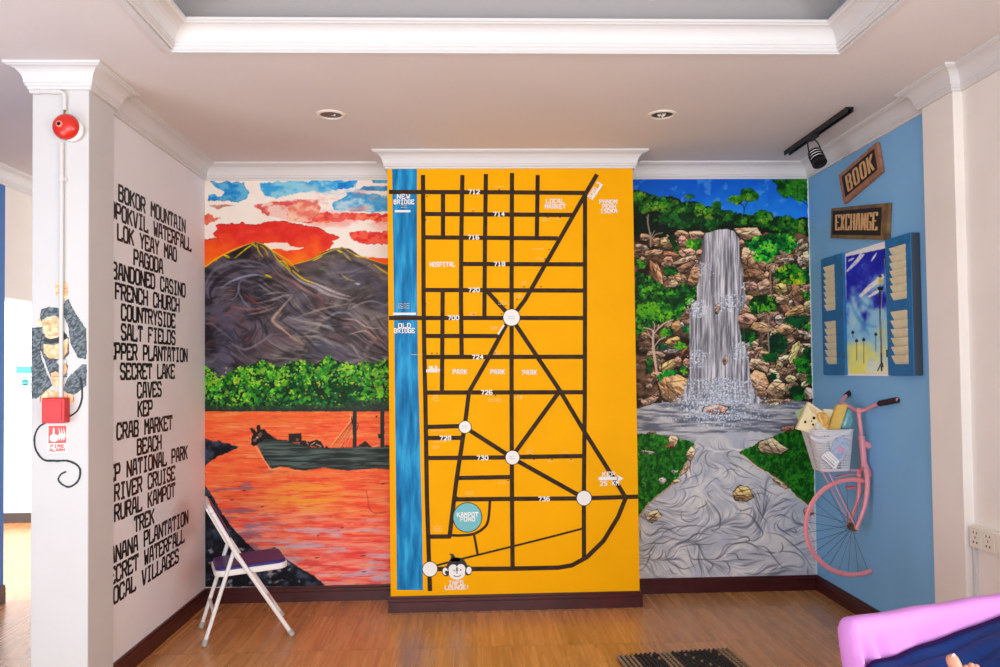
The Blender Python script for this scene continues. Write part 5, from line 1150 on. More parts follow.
# ------------------------------------------------------------------ column: alarm bell, conduit, call point, sign, painted ape
YC = COLF
COND = mat('white_conduit', (214, 212, 210), .4); RED = mat('red_enamel', (206, 36, 14), .3, spec=.6); RED2 = mat('red_plastic', (200, 30, 34), .4)
bc_ = on_y(64.5, 126, YC - .04); e_ = empty('alarm_bell', (bc_.x, YC, bc_.z), 'round red fire alarm bell on a white base high on the column', 'alarm bell')
Mb = Matrix.Translation((bc_.x, YC, bc_.z)) @ Matrix.Rotation(math.pi / 2, 4, 'X')
m = MB(); m.lathe([(.0, 0), (.052, 0), (.052, .022), (.046, .026), (0, .026)], Matrix.Translation((.022, 0, -.012)) @ Mb, 36); m.build('back_plate', COND, e_, smooth=True)
prof = [(.0575, .024), (.0585, .03), (.054, .040), (.047, .049), (.036, .056), (.02, .060), (0, .061)]
m = MB(); m.lathe([(.05, .026)] + prof, Mb, 40); m.build('gong', RED, e_, smooth=True)
m = MB(); m.lathe([(.014, .058), (.014, .064), (.009, .067), (.009, .062), (0, .062)], Mb @ Matrix.Translation((-.012, .003, 0)), 24); m.build('gong_rim', mat('pink_enamel', (240, 150, 130), .4), e_, smooth=True)
m = MB(); m.lathe([(.0085, .06), (.0085, .068), (.005, .071), (0, .071)], Mb @ Matrix.Translation((-.012, .003, 0)), 20); m.build('center_screw', mat('dark_steel', (40, 36, 34), .4, metal=.6), e_, smooth=True)
e_ = empty('conduit', (bc_.x, YC, 2.4), 'white electrical conduit coming round the column top down to the alarm bell', 'conduit')
cz = on_y(40, 92.5, YC).z; xa = on_y(65.8, 100, YC).x
m = MB(); m.tube([(CX0 - .004, YC - .011, cz), (xa - .022, YC - .011, cz), (xa - .006, YC - .011, cz - .005), (xa, YC - .011, cz - .022), (xa, YC - .011, on_y(65, 111, YC).z)], .0095, 14); m.build('pipe', COND, e_, smooth=True)
for x_ in (CX0 + .03, xa - .045):
    m = MB(); m.tube([(x_ - .012, YC - .011, cz), (x_ + .012, YC - .011, cz)], .0125, 14); m.build('coupling', COND, e_, smooth=True)
m = MB(); m.tube([(xa, YC - .011, on_y(65, 111, YC).z), (xa + .002, YC - .018, on_y(65, 116, YC).z)], .004, 8); m.build('gland', mat('brass', (170, 130, 40), .35, metal=.8), e_, smooth=True)
x2 = on_y(62.5, 300, YC).x; zb1, zb2 = on_y(62, 144, YC).z, on_y(59.5, 400, YC).z
e_ = empty('conduit', (x2, YC, zb1), 'long straight white conduit from the alarm bell down to the red call point', 'conduit')
m = MB(); m.tube([(x2, YC - .010, zb1), (x2, YC - .010, zb2)], .0088, 14); m.build('pipe', COND, e_, smooth=True)
for v_ in (180, 362):
    z_ = on_y(62, v_, YC).z; m = MB(); m.tube([(x2, YC - .010, z_ - .011), (x2, YC - .010, z_ + .011)], .0125, 14); m.bbox((x2 - .02, YC - .008, z_ - .006), (x2 + .02, YC, z_ + .006)); m.build('clip', COND, e_, smooth=True)
a_, b_ = on_y(41.5, 398, YC - .05), on_y(64.5, 423, YC - .05)
e_ = empty('call_point', ((a_.x + b_.x) / 2, YC, (a_.z + b_.z) / 2), 'red fire alarm call point box on the column below the painted ape', 'call point')
m = MB(); m.bbox((a_.x, YC - .05, b_.z), (b_.x, YC - .001, a_.z)); m.build('box', RED2, e_, bevel=.004, seg=3)
m = MB(); m.bbox((a_.x + .012, YC - .0525, b_.z + .012), (b_.x - .012, YC - .05, a_.z - .012)); m.build('glass', RED2, e_, bevel=.001)
a_, b_ = on_y(48, 425, YC), on_y(67.3, 452.5, YC)
e_ = empty('sign', ((a_.x + b_.x) / 2, YC, (a_.z + b_.z) / 2), 'small red and white FIRE ALARM sticker under the red call point', 'sign')
m = MB(); m.bbox((a_.x, YC - .002, b_.z), (b_.x, YC, a_.z)); m.build('plate', PWHITE, e_)
PINKR = mat('faded_red_print', (214, 96, 92), .6); m = MB(); ff = YC - .0024; W_, H_ = b_.x - a_.x, a_.z - b_.z
def fp(x, y): return (a_.x + x * W_, ff, b_.z + y * H_)
m.add([fp(.04, .34), fp(.96, .34), fp(.96, .97), fp(.04, .97)], [(0, 1, 2, 3)])
m2_ = MB(); ff = YC - .0028
m2_.add([fp(.16, .42), fp(.36, .38), fp(.5, .44), fp(.54, .62), (fp(.42, .66)), fp(.36, .66), fp(.35, .88), fp(.28, .9), fp(.25, .66), fp(.14, .62), fp(.1, .5)], [tuple(range(11))])
for x_ in (.62, .74, .86): m2_.add([fp(x_ - .04, .42), fp(x_ + .02, .5), fp(x_ + .08, .62), fp(x_ + .0, .8), fp(x_ - .06, .92), fp(x_ - .02, .72), fp(x_ - .08, .58)], [tuple(range(7))])
m2_.build('pictogram', PWHITE, e_, weld=False)
def place(x, z, l): return Vector((a_.x + x * W_, ff - l, b_.z + z * H_))
put_text(m, 'FIRE', place, .13, .09, .18, .02, .018, x0=.16, z0=.19); put_text(m, 'ALARM', place, .12, .09, .165, .02, .018, x0=.1, z0=.05)
m.build('print', PINKR, e_, weld=False)

# painted ape hugging the conduit (paint on the column)
def paint_ape():
    c = Canvas(28, 274, 94, 500, 5, (232, 226, 222)); z = z3(0, 260, 4.764); z2 = z3(0, 380, 4.764)
    def fur(x, y): return mix((62, 70, 76), (112, 122, 126), ss(.3, .7, fbm(x * .5 + y * .3, y * .5, 4, 7)))
    def sk(x, y): return mix((206, 166, 124), (232, 200, 160), ss(.3, .7, fbm(x * .3, y * .3, 3, 9)))
    FR = lambda L, s: (c.poly(L, (40, 44, 48), warp=.6, wf=.7, seed=s), c.poly([(x + .0, y) for x, y in shrink(L)], 0, warp=.6, wf=.7, seed=s, tex=fur))
    def shrink(L):
        cx_ = sum(p[0] for p in L) / len(L); cy_ = sum(p[1] for p in L) / len(L); return [(cx_ + (x - cx_) * .95, cy_ + (y - cy_) * .965) for x, y in L]
    SKN = lambda L, s: (c.poly(L, (120, 84, 60), warp=.4, wf=.7, seed=s), c.poly(shrink(L), 0, warp=.4, wf=.7, seed=s, tex=sk))
    # arms, legs, body
    FR(z([(310,195),(328,185),(345,225),(385,290),(412,330),(414,440),(410,475),(370,465),(335,400),(325,320),(300,260),(300,215)]), 1)
    FR(z([(148,322),(200,318),(205,350),(190,420),(200,470),(225,540),(240,570),(170,575),(148,560)]), 2)
    FR(z([(205,350),(290,330),(328,370),(330,450),(300,480),(325,500),(320,560),(240,560),(215,490),(190,420),(195,370)]), 3)
    FR(z([(148,560),(190,540),(240,570),(250,600),(200,640),(175,662),(148,660)]), 4)
    FR(z([(320,560),(345,540),(390,498),(414,495),(412,600),(360,640),(330,645),(300,620)]), 5)
    SKN(z([(205,400),(260,405),(328,370),(322,440),(300,475),(230,468),(205,440)]), 6)
    SKN(z([(180,285),(200,270),(205,300),(195,320),(180,312)]), 7)
    SKN(z([(205,290),(230,268),(295,275),(300,320),(290,360),(255,385),(215,368),(203,330)]), 8)
    FR(z([(188,262),(195,235),(230,222),(280,228),(305,262),(298,285),(260,265),(225,272),(195,292)]), 9)
    SKN(z([(262,110),(290,98),(320,108),(326,150),(318,190),(296,192),(280,172),(264,165)]), 10)
    SKN(z([(280,478),(310,482),(322,520),(300,560),(280,545)]), 11); SKN(z([(240,540),(262,530),(300,540),(308,590),(286,612),(250,600)]), 12)
    SKN(z([(190,650),(215,622),(260,618),(300,630),(350,640),(354,662),(350,680),(190,680)]), 13)
    for L in ([(215,310),(228,300),(240,312)], [(255,305),(268,296),(280,308)], [(222,350),(245,362),(275,352)], [(240,320),(236,335),(250,338)], [(225,292),(240,288)], [(268,125),(300,120)], [(275,140),(318,135)], [(275,155),(320,152)], [(262,500),(300,520)], [(250,556),(300,552)], [(250,572),(302,570)], [(300,640),(296,662)], [(322,642),(318,662)], [(230,628),(228,660)]): c.curve(z(L), .5, (96, 60, 44), .8, .4, .4)
    c.poly(z([(212,365),(230,378),(290,368),(300,330),(322,360),(300,385),(240,400),(212,388)]), (54, 60, 64), warp=.4, seed=5)
    # tail
    tail = z2([(385,-10),(392,60),(385,110),(365,150),(333,172)]); c.curve(tail, 2.5, (40, 46, 48), .98, .1, .5)
    tl_ = z2([(215,205),(185,225),(165,270),(170,330),(205,378),(260,385),(320,385),(360,400),(382,430),(372,480),(335,508),(300,500),(278,475),(290,450),(312,438)])
    c.curve([(x + 3, y + 2.6) for x, y in tl_], .7, (170, 168, 164), .9, .2, .4); c.curve(tl_, 2.7, (44, 50, 52), .98, .15, .5)
    return c
cva = paint_ape()
p0, p1 = on_y(28, 499, YC), on_y(93, 276, YC); x_0, x_1 = max(p0.x, CX0 + .001), min(p1.x, CX1 - .001)
o = painted_grid('wall_painting', cva, (x_0, YC - .0012, p0.z), (x_1 - x_0, 0, 0), (0, 0, p1.z - p0.z), 150, 560, keep=True)
tag(o, 'painted grey ape in a beret with a long curling tail, climbing the column conduit', 'wall painting')

# ------------------------------------------------------------------ sockets on the right wall
PLW = mat('socket_white', (236, 230, 216), .35); HOLE = mat('socket_slot', (40, 30, 30), .6)
se = empty('socket_strip', on_x(985, 540, XR).to_tuple(), 'row of white wall power sockets with a conduit running down behind the pink bed', 'socket')
z1_, z0_ = on_x(975, 527.5, XR - .034).z, on_x(975, 547.5, XR - .034).z; ys = on_x(969, 530, XR - .034).y
m = MB(); m.bbox((XR - .024, ys - .275, z0_ + .004), (XR, ys + .002, z1_ + .006)); m.build('back_box', PLW, se, bevel=.003)
for k in range(3):
    y_ = ys - k * .0905; m = MB(); m.bbox((XR - .034, y_ - .086, z0_ - .001), (XR - .024, y_, z1_)); pl_ = m.build('socket_plate', PLW, se, bevel=.003)
    m = MB(); yc_, zc_ = y_ - .043, (z0_ + z1_) / 2
    if k < 2:
        for dy, dz, w2, h2 in ((-.012, .022, .005, .009), (.012, .022, .005, .009), (0, .0, .004, .012), (-.012, -.022, .008, .009), (.012, -.022, .008, .009)): m.bbox((XR - .0348, yc_ + dy - w2 / 2, zc_ + dz - h2 / 2), (XR - .034, yc_ + dy + w2 / 2, zc_ + dz + h2 / 2))
        h_ = m.build('slots', HOLE, pl_)
    else:
        m.bbox((XR - .0375, yc_ - .02, zc_ - .03), (XR - .034, yc_ + .02, zc_ + .03)); m.build('rocker', PLW, pl_, bevel=.001)
yq = on_x(977.5, 570, XR).y; m = MB(); m.bbox((XR - .014, yq - .010, .0), (XR, yq + .010, z0_ + .004)); m.build('trunking', COND, se, bevel=.002)

# ------------------------------------------------------------------ bump mat on the floor
ca, cb = on_z(617.5, 655, .02), on_z(727, 648, .02); ex = (cb - ca); ex.z = 0; Wd = ex.length; ex.normalize(); ey = Vector((ex.y, -ex.x, 0)); Ln = .42
RUBB = mat('black_brown_rubber', (40, 32, 28), .55, var=.3, vscale=20); TAN = mat('tan_fibre', (150, 122, 92), .8, var=.3, vscale=40)
me_ = empty('doormat', ((ca + cb) / 2 + ey * Ln / 2).to_tuple(), 'black and tan studded mat lying on the wooden floor in front of the map wall', 'mat'); me_.location.z = 0
m = MB(); k = 24; st_ = Wd / k; nr_ = int(Ln / st_)
c0 = ca.copy(); c0.z = 0
for i in range(k + 1): a = c0 + ex * (i * st_) + Vector((0, 0, .007)); m.tube([a, a + ey * nr_ * st_], .0062, 6)
for j in range(nr_ + 1): a = c0 + ey * (j * st_) + Vector((0, 0, .009)); m.tube([a, a + ex * k * st_], .0062, 6)
m.build('base_grid', RUBB, me_, smooth=True)
m = MB(); mt = MB()
for i in range(k + 1):
    for j in range(nr_ + 1):
        a = c0 + ex * (i * st_) + ey * (j * st_); t_ = mt if (i < 4 or 9 <= i <= 11 or (i * 7 + j * 3) % 13 == 0 or i > 21) else m  # the scattered tan studs imitate random glints
        t_.lathe([(.0078, .008), (.0068, .020), (.004, .0235), (0, .024)], Matrix.Translation((a.x, a.y, .0)), 8)
m.build('studs', RUBB, me_, smooth=True)['kind'] = 'stuff'
o = mt.build('studs', TAN, me_, smooth=True); o['kind'] = 'stuff'; o['label'] = 'tan coloured studs'
# ------------------------------------------------------------------ bicycle half standing out of the blue wall
PINK = mat('pink_enamel_paint', (244, 156, 164), .35, spec=.5, var=.06, vscale=20); PINKT = mat('pink_painted_tyre', (242, 150, 156), .55, var=.08, vscale=30, bump=.15, bscale=80)
STEEL = mat('dull_spoke_steel', (92, 92, 96), .4, metal=.7); GRIP = mat('dark_grip_rubber', (48, 30, 32), .7, bump=.3, bscale=150)
ys_ = on_x(872.5, 574, XR).y; YW = ys_ + .0; hub = on_y(852.5, 527, YW); Rw = (on_y(852.5, 527, YW).x - on_y(803.6, 527, YW).x)
bk = empty('bicycle', (XR, YW, hub.z), 'front half of a pink bicycle coming out of the blue wall with a white basket', 'bicycle')
aw = math.acos(min(1, (XR - hub.x) / Rw))
def wp(a, r, dy=0): return Vector((hub.x + r * math.cos(a), YW + dy, hub.z + r * math.sin(a)))
angs = [aw + (2 * math.pi - 2 * aw) * k / 72 for k in range(73)]
m = MB(); m.tube([wp(a, Rw - .010) for a in angs], .0100, 12); m.build('tyre', PINKT, bk, smooth=True)
m = MB(); m.tube([wp(a, Rw - .021) for a in angs], .006, 10); m.build('rim', PINK, bk, smooth=True)
m = MB()
for k in range(28):
    a = 2 * math.pi * k / 28 + .1
    if not (aw + .02 < a < 2 * math.pi - aw - .02): continue
    sg = 1 if k % 2 else -1; a2 = a + sg * 1.3
    m.tube([wp(a2, .017, sg * .022), wp(a, Rw - .024)], .0013, 5)
m.build('spokes', STEEL, bk, smooth=True)
Mh = Matrix.Translation(hub) @ Matrix.Rotation(math.pi / 2, 4, 'X')
m = MB(); m.lathe([(0, -.045), (.007, -.045), (.007, -.028), (.021, -.026), (.021, -.020), (.011, -.018), (.011, .018), (.021, .020), (.021, .026), (.007, .028), (.007, .045), (0, .045)], Mh, 20); m.build('hub', mat('brassy_steel', (110, 96, 66), .4, metal=.7), bk, smooth=True)
def Y_(u, v, dy): return on_y(u, v, YW + dy)
crown_ = Y_(864.5, 468, 0)
for dy, L in ((-.042, [(866.5,469),(867.5,485),(865,505),(860,520),(856.5,528)]), (.042, [(859,472),(859.5,486),(857.5,502),(853,514),(848.5,525)])):
    m = MB(); P = catmull([Y_(u, v, dy) for u, v in L], 5); n_ = len(P); m.tube(P, [.0165 - .007 * i / n_ for i in range(n_)], 12)
    m.lathe([(0, -.006), (.011, -.006), (.011, .006), (0, .006)], Matrix.Translation(P[-1]) @ Matrix.Rotation(math.pi / 2, 4, 'X'), 16); m.build('fork_blade', PINK, bk, smooth=True)
m = MB(); a_, b_ = Y_(866.5, 469, -.042), Y_(859, 472, .042); m.tube([a_, a_.lerp(b_, .5) + Vector((0, 0, .012)), b_], .013, 12); m.tube([Y_(861.5, 438, 0), crown_], .0185, 16)
m.lathe([(.0165, 0), (.021, .001), (.021, .012), (.0165, .013)], Matrix.Translation(Y_(861.2, 438, 0)), 20); m.lathe([(.0165, 0), (.0215, .001), (.0215, .014), (.0165, .016)], Matrix.Translation(Y_(864.2, 466, 0)), 20); m.build('head_tube', PINK, bk, smooth=True)
m = MB(); m.tube([Y_(861.5, 438, 0), Y_(858.5, 411, 0)], .0115, 14); m.lathe([(0, -.012), (.018, -.012), (.018, .012), (0, .012)], Matrix.Translation(Y_(858.5, 411, 0)) @ Matrix.Rotation(math.pi / 2, 4, 'X'), 16); m.build('stem', PINK, bk, smooth=True)
# handlebar sweeping back to both sides
ne = on_x(897.5, 400, XR - .016); ns = Y_(879, 403.6, -.20); fe = Y_(851.8, 391, .26); fs = Y_(846, 396, .19)
m = MB(); hb = catmull([fe, fs, Y_(842, 402.5, .13), Y_(848, 406, .07), Y_(857, 411, .0), Y_(866, 409.5, -.06), ns, ne], 6); m.tube(hb, .0105, 12); m.build('handlebar', PINK, bk, smooth=True)
for a, b in ((ns, ne), (fs, fe)): m = MB(); m.tube([a, a.lerp(b, .05), a.lerp(b, .93), b], [.014, .0165, .0165, .015], 16); m.build('grip', GRIP, bk, smooth=True)
m = MB(); tt = Y_(863.5, 443, 0); m.tube([tt, Vector((XR - .001, YW, tt.z - .02))], .021, 14); m.build('top_tube', PINK, bk, smooth=True)
m = MB(); tt = Y_(864.5, 464, 0); m.tube([tt, Vector((XR - .001, YW, tt.z - .07))], .018, 14); m.build('down_tube', PINK, bk, smooth=True)
m = MB()
for a, b, dy in (((828,471),(855,526),-.03), ((822,471),(849,522),.03)): m.tube([Y_(*a, dy), Y_(*b, dy)], .0035, 8)
m.tube([Y_(820, 471.5, -.04), Y_(858, 470, -.03)], .005, 8); m.tube([Y_(820, 471.5, .04), Y_(858, 470, .03)], .005, 8); m.build('basket_stay', PINK, bk, smooth=True)
m = MB(); P = [wp(a, Rw + .016) for a in [math.radians(x) for x in range(84, 110, 4)]]; 
for k_ in range(len(P) - 1):
    a, b = P[k_], P[k_ + 1]; m.prism([a + Vector((0, -.02, 0)), a + Vector((0, .02, 0)), b + Vector((0, .02, 0)), b + Vector((0, -.02, 0))], (0, 0, .003))
m.build('mudguard', PINK, bk, smooth=True)
m = MB(); p_ = Y_(850.5, 487.5, .0); m.box(p_, (.05, .03, .014)); m.build('brake_block', mat('red_reflector', (206, 90, 96), .5), bk, bevel=.002)

# basket: a tapered plastic shell with pierced sides and a rolled rim
BASK = mat('white_basket_plastic', (212, 210, 214), .4, spec=.5)
T0, T1, B0, B1 = Y_(802.5, 430, .04), Y_(855.2, 430, -.09), Y_(814.5, 467.5, .03), Y_(852, 471, -.08)
NB_ = 144
def bk_ring(t, o_=0):
    x0, x1 = T0.x + (B0.x - T0.x) * t + o_, T1.x + (B1.x - T1.x) * t - o_; z_ = T1.z * (1 - t) + B1.z * t
    hw = (.10 - .025 * t) - o_; cx_, lx = (x0 + x1) / 2, (x1 - x0) / 2; P = []
    for k in range(NB_):
        a = 2 * math.pi * k / NB_; c_, s_ = math.cos(a), math.sin(a); e2 = .38
        P.append(Vector((cx_ + lx * math.copysign(abs(c_) ** e2, c_), YW + hw * math.copysign(abs(s_) ** e2, s_), z_)))
    return P
rows_ = 33; m = MB(); R_ = [bk_ring(i / rows_) for i in range(rows_ + 1)]; vs = [p for r in R_ for p in r]; fs = []
for i in range(rows_):
    for k in range(NB_):
        if 4 <= i < rows_ - 1 and i % 2 == 0 and k % 2 == 0: continue      # the pierced holes
        fs.append((i * NB_ + k, i * NB_ + (k + 1) % NB_, (i + 1) * NB_ + (k + 1) % NB_, (i + 1) * NB_ + k))
fs.append(tuple(range(rows_ * NB_, rows_ * NB_ + NB_))); m.add(vs, fs)
bs = empty('basket', (T0.x.__float__() * .5 + T1.x * .5, YW, B0.z), 'white pierced plastic bicycle basket holding books on the pink handlebar', 'basket')
o = m.build('shell', BASK, bs, weld=False); md = o.modifiers.new('thickness', 'SOLIDIFY'); md.thickness = .0035; md.offset = 0
m = MB(); m.tube(bk_ring(0, -.002), .0055, 8, closed=True); m.build('rim', BASK, bs, smooth=True)
m = MB(); P = catmull([Y_(810,436.5,-.101), Y_(817,440,-.106), Y_(828,439.6,-.106), Y_(842,434,-.106), Y_(851,430.5,-.104)], 6)
for a, b in zip(P[:-1], P[1:]): m.prism([a + Vector((0,0,.010)), a + Vector((0,0,-.008)), b + Vector((0,0,-.008)), b + Vector((0,0,.010))], (0, -.003, 0))
m.build('handle_band', BASK, bs, weld=True)
# sticker tag on the basket side
def plate(L, dy, th, name, m_, parent=None): mm = MB(); mm.prism([Y_(u, v, dy) for u, v in L], (0, -th, 0)); return mm.build(name, m_, parent)
tg = empty('sticker', Y_(830, 458, -.105).to_tuple(), 'crumpled blue and pink printed wrapper with a white tag on the basket side', 'sticker')
plate([(834,441),(840,436),(850,441),(847,452),(841,462),(829,454)], -.1035, .002, 'wrapper', mat('blue_pink_print', (178, 190, 214), .4, var=.3, vscale=60), tg)
plate([(837,446),(846,450),(844,453),(836,449)], -.1062, .001, 'pink_mark', mat('pink_print', (220, 160, 180), .5), tg)
tgp = plate([(824,453),(829,450.8),(839.5,461),(835.5,468.5),(833,468),(821,457)], -.1062, .0015, 'tag', PWHITE, tg)
m = MB(); GREYP = mat('grey_pink_print', (150, 130, 146), .6)
for (u0, v0), (u1, v1), w_ in (((825,453.6),(835,463.4),.3), ((823.6,456.4),(834.6,466.4),.9), ((828,452.8),(837,461.5),.3)):
    n_ = 9
    for k_ in range(n_):
        a, b = Y_(u0 + (u1 - u0) * k_ / n_, v0 + (v1 - v0) * k_ / n_, -.1082), Y_(u0 + (u1 - u0) * (k_ + .6) / n_, v0 + (v1 - v0) * (k_ + .6) / n_, -.1082); q_ = Vector((.004, 0, .004)) * w_
        m.add([a + q_, a - q_, b - q_, b + q_], [(0, 1, 2, 3)])
m.build('print', GREYP, tg, weld=False)
# books and packets in the basket
def book(quad, dy, th, name, label, cover, cat_='book', pages=None, depth_v=None):
    """quad: tl,tr,br,bl seen in the photo; stands in the basket, th thick away from the viewer"""
    A = [Y_(u, v, dy) for u, v in quad]; cen = sum(A, Vector()) / 4
    e_ = empty(name, cen.to_tuple(), label, cat_)
    for k_ in (2, 3):    # lengthen the hidden lower part down into the basket
        d = (A[k_] - A[3 - k_]); A[k_] = A[k_] + d.normalized() * (.03 if quad[0][0] > 812 else .004)
    mm = MB(); mm.prism(A, (0, -.002, 0)); mm.prism([p + Vector((0, th, 0)) for p in A], (0, -.002, 0))
    mm.prism([A[0] + Vector((-.001, 0, 0)), A[3] + Vector((-.001, 0, 0)), A[3] + Vector((.002, 0, 0)), A[0] + Vector((.002, 0, 0))], (0, th, 0)); mm.build('cover', cover, e_)
    c_ = sum(A, Vector()) / 4; mm = MB(); mm.prism([c_ + (p - c_) * .965 + Vector((0, .0005, 0)) for p in A], (0, th - .003, 0)); mm.build('pages', pages or mat('book_pages', (236, 228, 206), .8), e_); return e_
b1_ = book([(808.6,402),(825,413),(818,434),(797,428.5)], -.055, .022, 'book', 'tilted cream book leaning at the front left of the basket', mat('cream_cover', (240, 222, 176), .55, var=.1, vscale=30))
BKP = mat('black_print', (24, 20, 22), .5)
for u, v, r in ((805.2,422,.0095),(814,418,.011),(811.6,421,.006),(813,424.6,.008)):
    p_ = Y_(u, v, -.0585); m = MB(); m.lathe([(r * .3, 0), (r * .8, 0)], Matrix.Translation(p_) @ Matrix.Rotation(math.pi / 2, 4, 'X'), 14); m.build('printed_flower', BKP, b1_, weld=False)
m = MB()
for k_ in range(5): a, b = Y_(808 + k_ * .6, 404.6 + k_ * 1.5, -.0585), Y_(816 + k_ * .5, 409.6 + k_ * 1.5, -.0585); q_ = Vector((0, 0, .0012)); m.add([a + q_, a - q_, b - q_, b + q_], [(0, 1, 2, 3)])
m.build('text_lines', mat('tan_print', (196, 160, 110), .6), b1_, weld=False)
book([(838,404.6),(847.6,404.8),(839,432),(827.5,432)], -.055, .026, 'book', 'upright mustard yellow book in the middle of the basket', mat('mustard_cover', (230, 190, 92), .55, var=.08, vscale=30))
book([(824,409),(833,409.5),(831,432),(818,432)], -.02, .02, 'book', 'pale cream book behind the yellow one in the basket', mat('pale_cover', (236, 226, 190), .6))
book([(796,412.5),(806,406),(812,430),(803,432)], .045, .012, 'booklet', 'pale green booklet sticking out behind the basket books', mat('green_cover', (186, 208, 160), .6), 'booklet')
def crumple(pts2, dy, dep, name, label, m_, cat_, seed):
    """puffy packet: outline in the photo, given depth and wrinkles"""
    A = [Y_(u, v, dy) for u, v in pts2]; cen = sum(A, Vector()) / len(A); e_ = empty(name, cen.to_tuple(), label, cat_); mm = MB(); rr = random.Random(seed); N_ = len(A); rings = []
    for t in (-1, -.6, 0, .6, 1):
        s_ = math.sqrt(max(0, 1 - t * t * .86)); rings.append([cen + (p - cen) * s_ * rr.uniform(.9, 1.04) + Vector((0, dep * t / 2 + rr.uniform(-.006, .006), 0)) for p in A])
    vs = [p for r in rings for p in r]; fs = [(i * N_ + k, i * N_ + (k + 1) % N_, (i + 1) * N_ + (k + 1) % N_, (i + 1) * N_ + k) for i in range(4) for k in range(N_)] + [tuple(range(N_)), tuple(range(4 * N_, 5 * N_))]
    mm.add(vs, fs); o = mm.build('bag', m_, e_, smooth=True); md = o.modifiers.new('sub', 'SUBSURF'); md.levels = md.render_levels = 2; return e_
crumple([(846,407),(851,406),(853.5,414),(853,424),(851,432),(838,432),(840,422)], -.03, .05, 'plastic_bag', 'crumpled teal plastic bag at the right end of the basket', mat('teal_plastic', (110, 170, 176), .25, spec=.7, var=.35, vscale=30), 'bag', 3)
crumple([(816,412),(822,410.5),(828,413),(831,421),(829,432),(819,433),(821,424),(817,420)], -.078, .022, 'snack_packet', 'orange and white food packet beside the mustard book in the basket', mat('orange_packet', (226, 172, 84), .35, spec=.6, var=.3, vscale=50), 'packet', 5)
crumple([(813,424),(819,421),(824,423),(829,429),(828,433),(821,432),(815,429)], -.080, .012, 'white_packet', 'crumpled white packet with black print on the basket rim', mat('white_packet_film', (226, 220, 200), .35, spec=.6, var=.3, vscale=60), 'packet', 7)

# ------------------------------------------------------------------ pink covered bed with a raised bolster, navy mattress, and a foot
PSH = mat('pink_satin_sheet', (206, 136, 208), .6, spec=.4, var=.05, vscale=5, bump=.05, bscale=30)
zt2 = .84
pl_, pr_ = on_z(832.5, 615.5, zt2), on_z(1004, 588.5, zt2)
ex = (pr_ - pl_); ex.z = 0; ex.normalize(); ey = Vector((ex.y, -ex.x, 0))
bd = empty('bed', ((pl_ + pr_) / 2).to_tuple(), 'bed side bolster covered in a bright pink satin sheet by the blue wall', 'bed'); bd.location.z = 0
# lofted folded cover: rows from the back foot, over the top, down the front
Lb = .98; nu, nv = 150, 36
prof = [(0.0, .02), (0.0, .5), (.0, .78), (.004, .815), (.014, .834), (.03, .841), (.052, .842), (.066, .834), (.075, .815), (.08, .78), (.088, .66), (.094, .5), (.10, .3), (.104, .02)]
pc = catmull([(a, b, 0) for a, b in prof], 4); V = []; rr = random.Random(3)
for j, pp in enumerate(pc):
    for i in range(nu + 1):
        t = i / nu; x = t * Lb; down = max(0, min(1, (.80 - pp.y) / .25)) * (1 if pp.x > .04 else .25)
        f_ = (math.sin(t * 46 + 1.3 * math.sin(t * 9 + pp.y * 2)) * .013 + math.sin(t * 97 + 2) * .006) * down * (1.3 - t * 1.0)
        f_ += .030 * math.exp(-((t - .055 - (.8 - pp.y) * .09) / .018) ** 2) * down; f_ -= .026 * math.exp(-((t - .03 - (.8 - pp.y) * .03) / .014) ** 2) * down
        r0 = math.sqrt(max(0, 1 - max(0, (.022 - x) / .022) ** 2)); dep = .05 + (pp.x - .05) * (.35 + .65 * r0)
        zz = pp.y - (1 - r0) * .03 * (1 if pp.y > .7 else 0) + (math.sin(t * 30) * .0015 if pp.y > .8 else 0)
        f_ *= 1 + 1.6 * math.exp(-t * 4); x += max(0, .80 - pp.y) * .13 * math.exp(-t * 9)
        P = pl_ + ex * x + ey * (dep + f_); V.append((P.x, P.y, zz))
m = MB(); n_ = nu + 1; m.add(V, [(j * n_ + i, j * n_ + i + 1, (j + 1) * n_ + i + 1, (j + 1) * n_ + i) for j in range(len(pc) - 1) for i in range(nu)] + [tuple(j * n_ for j in range(len(pc))), tuple(j * n_ + nu for j in range(len(pc)))])
m.build('pink_cover', PSH, bd, smooth=True)
# mattress body under the cover, towards the viewer
m = MB(); o0 = pl_ + ex * .03 + ey * .10; o0.z = .05
m.prism([o0, o0 + ex * .92, o0 + ex * .92 + ey * 1.05, o0 + ey * 1.05], (0, 0, .52)); m.build('mattress', PSH, bd, smooth=True, bevel=.04, seg=4)
for a, b in ((.1, .2), (.85, .2), (.1, 1.05), (.85, 1.05)):
    p_ = pl_ + ex * a + ey * b; m = MB(); m.bbox((p_.x - .03, p_.y - .03, 0), (p_.x + .03, p_.y + .03, .06)); m.build('leg', BRN, bd)
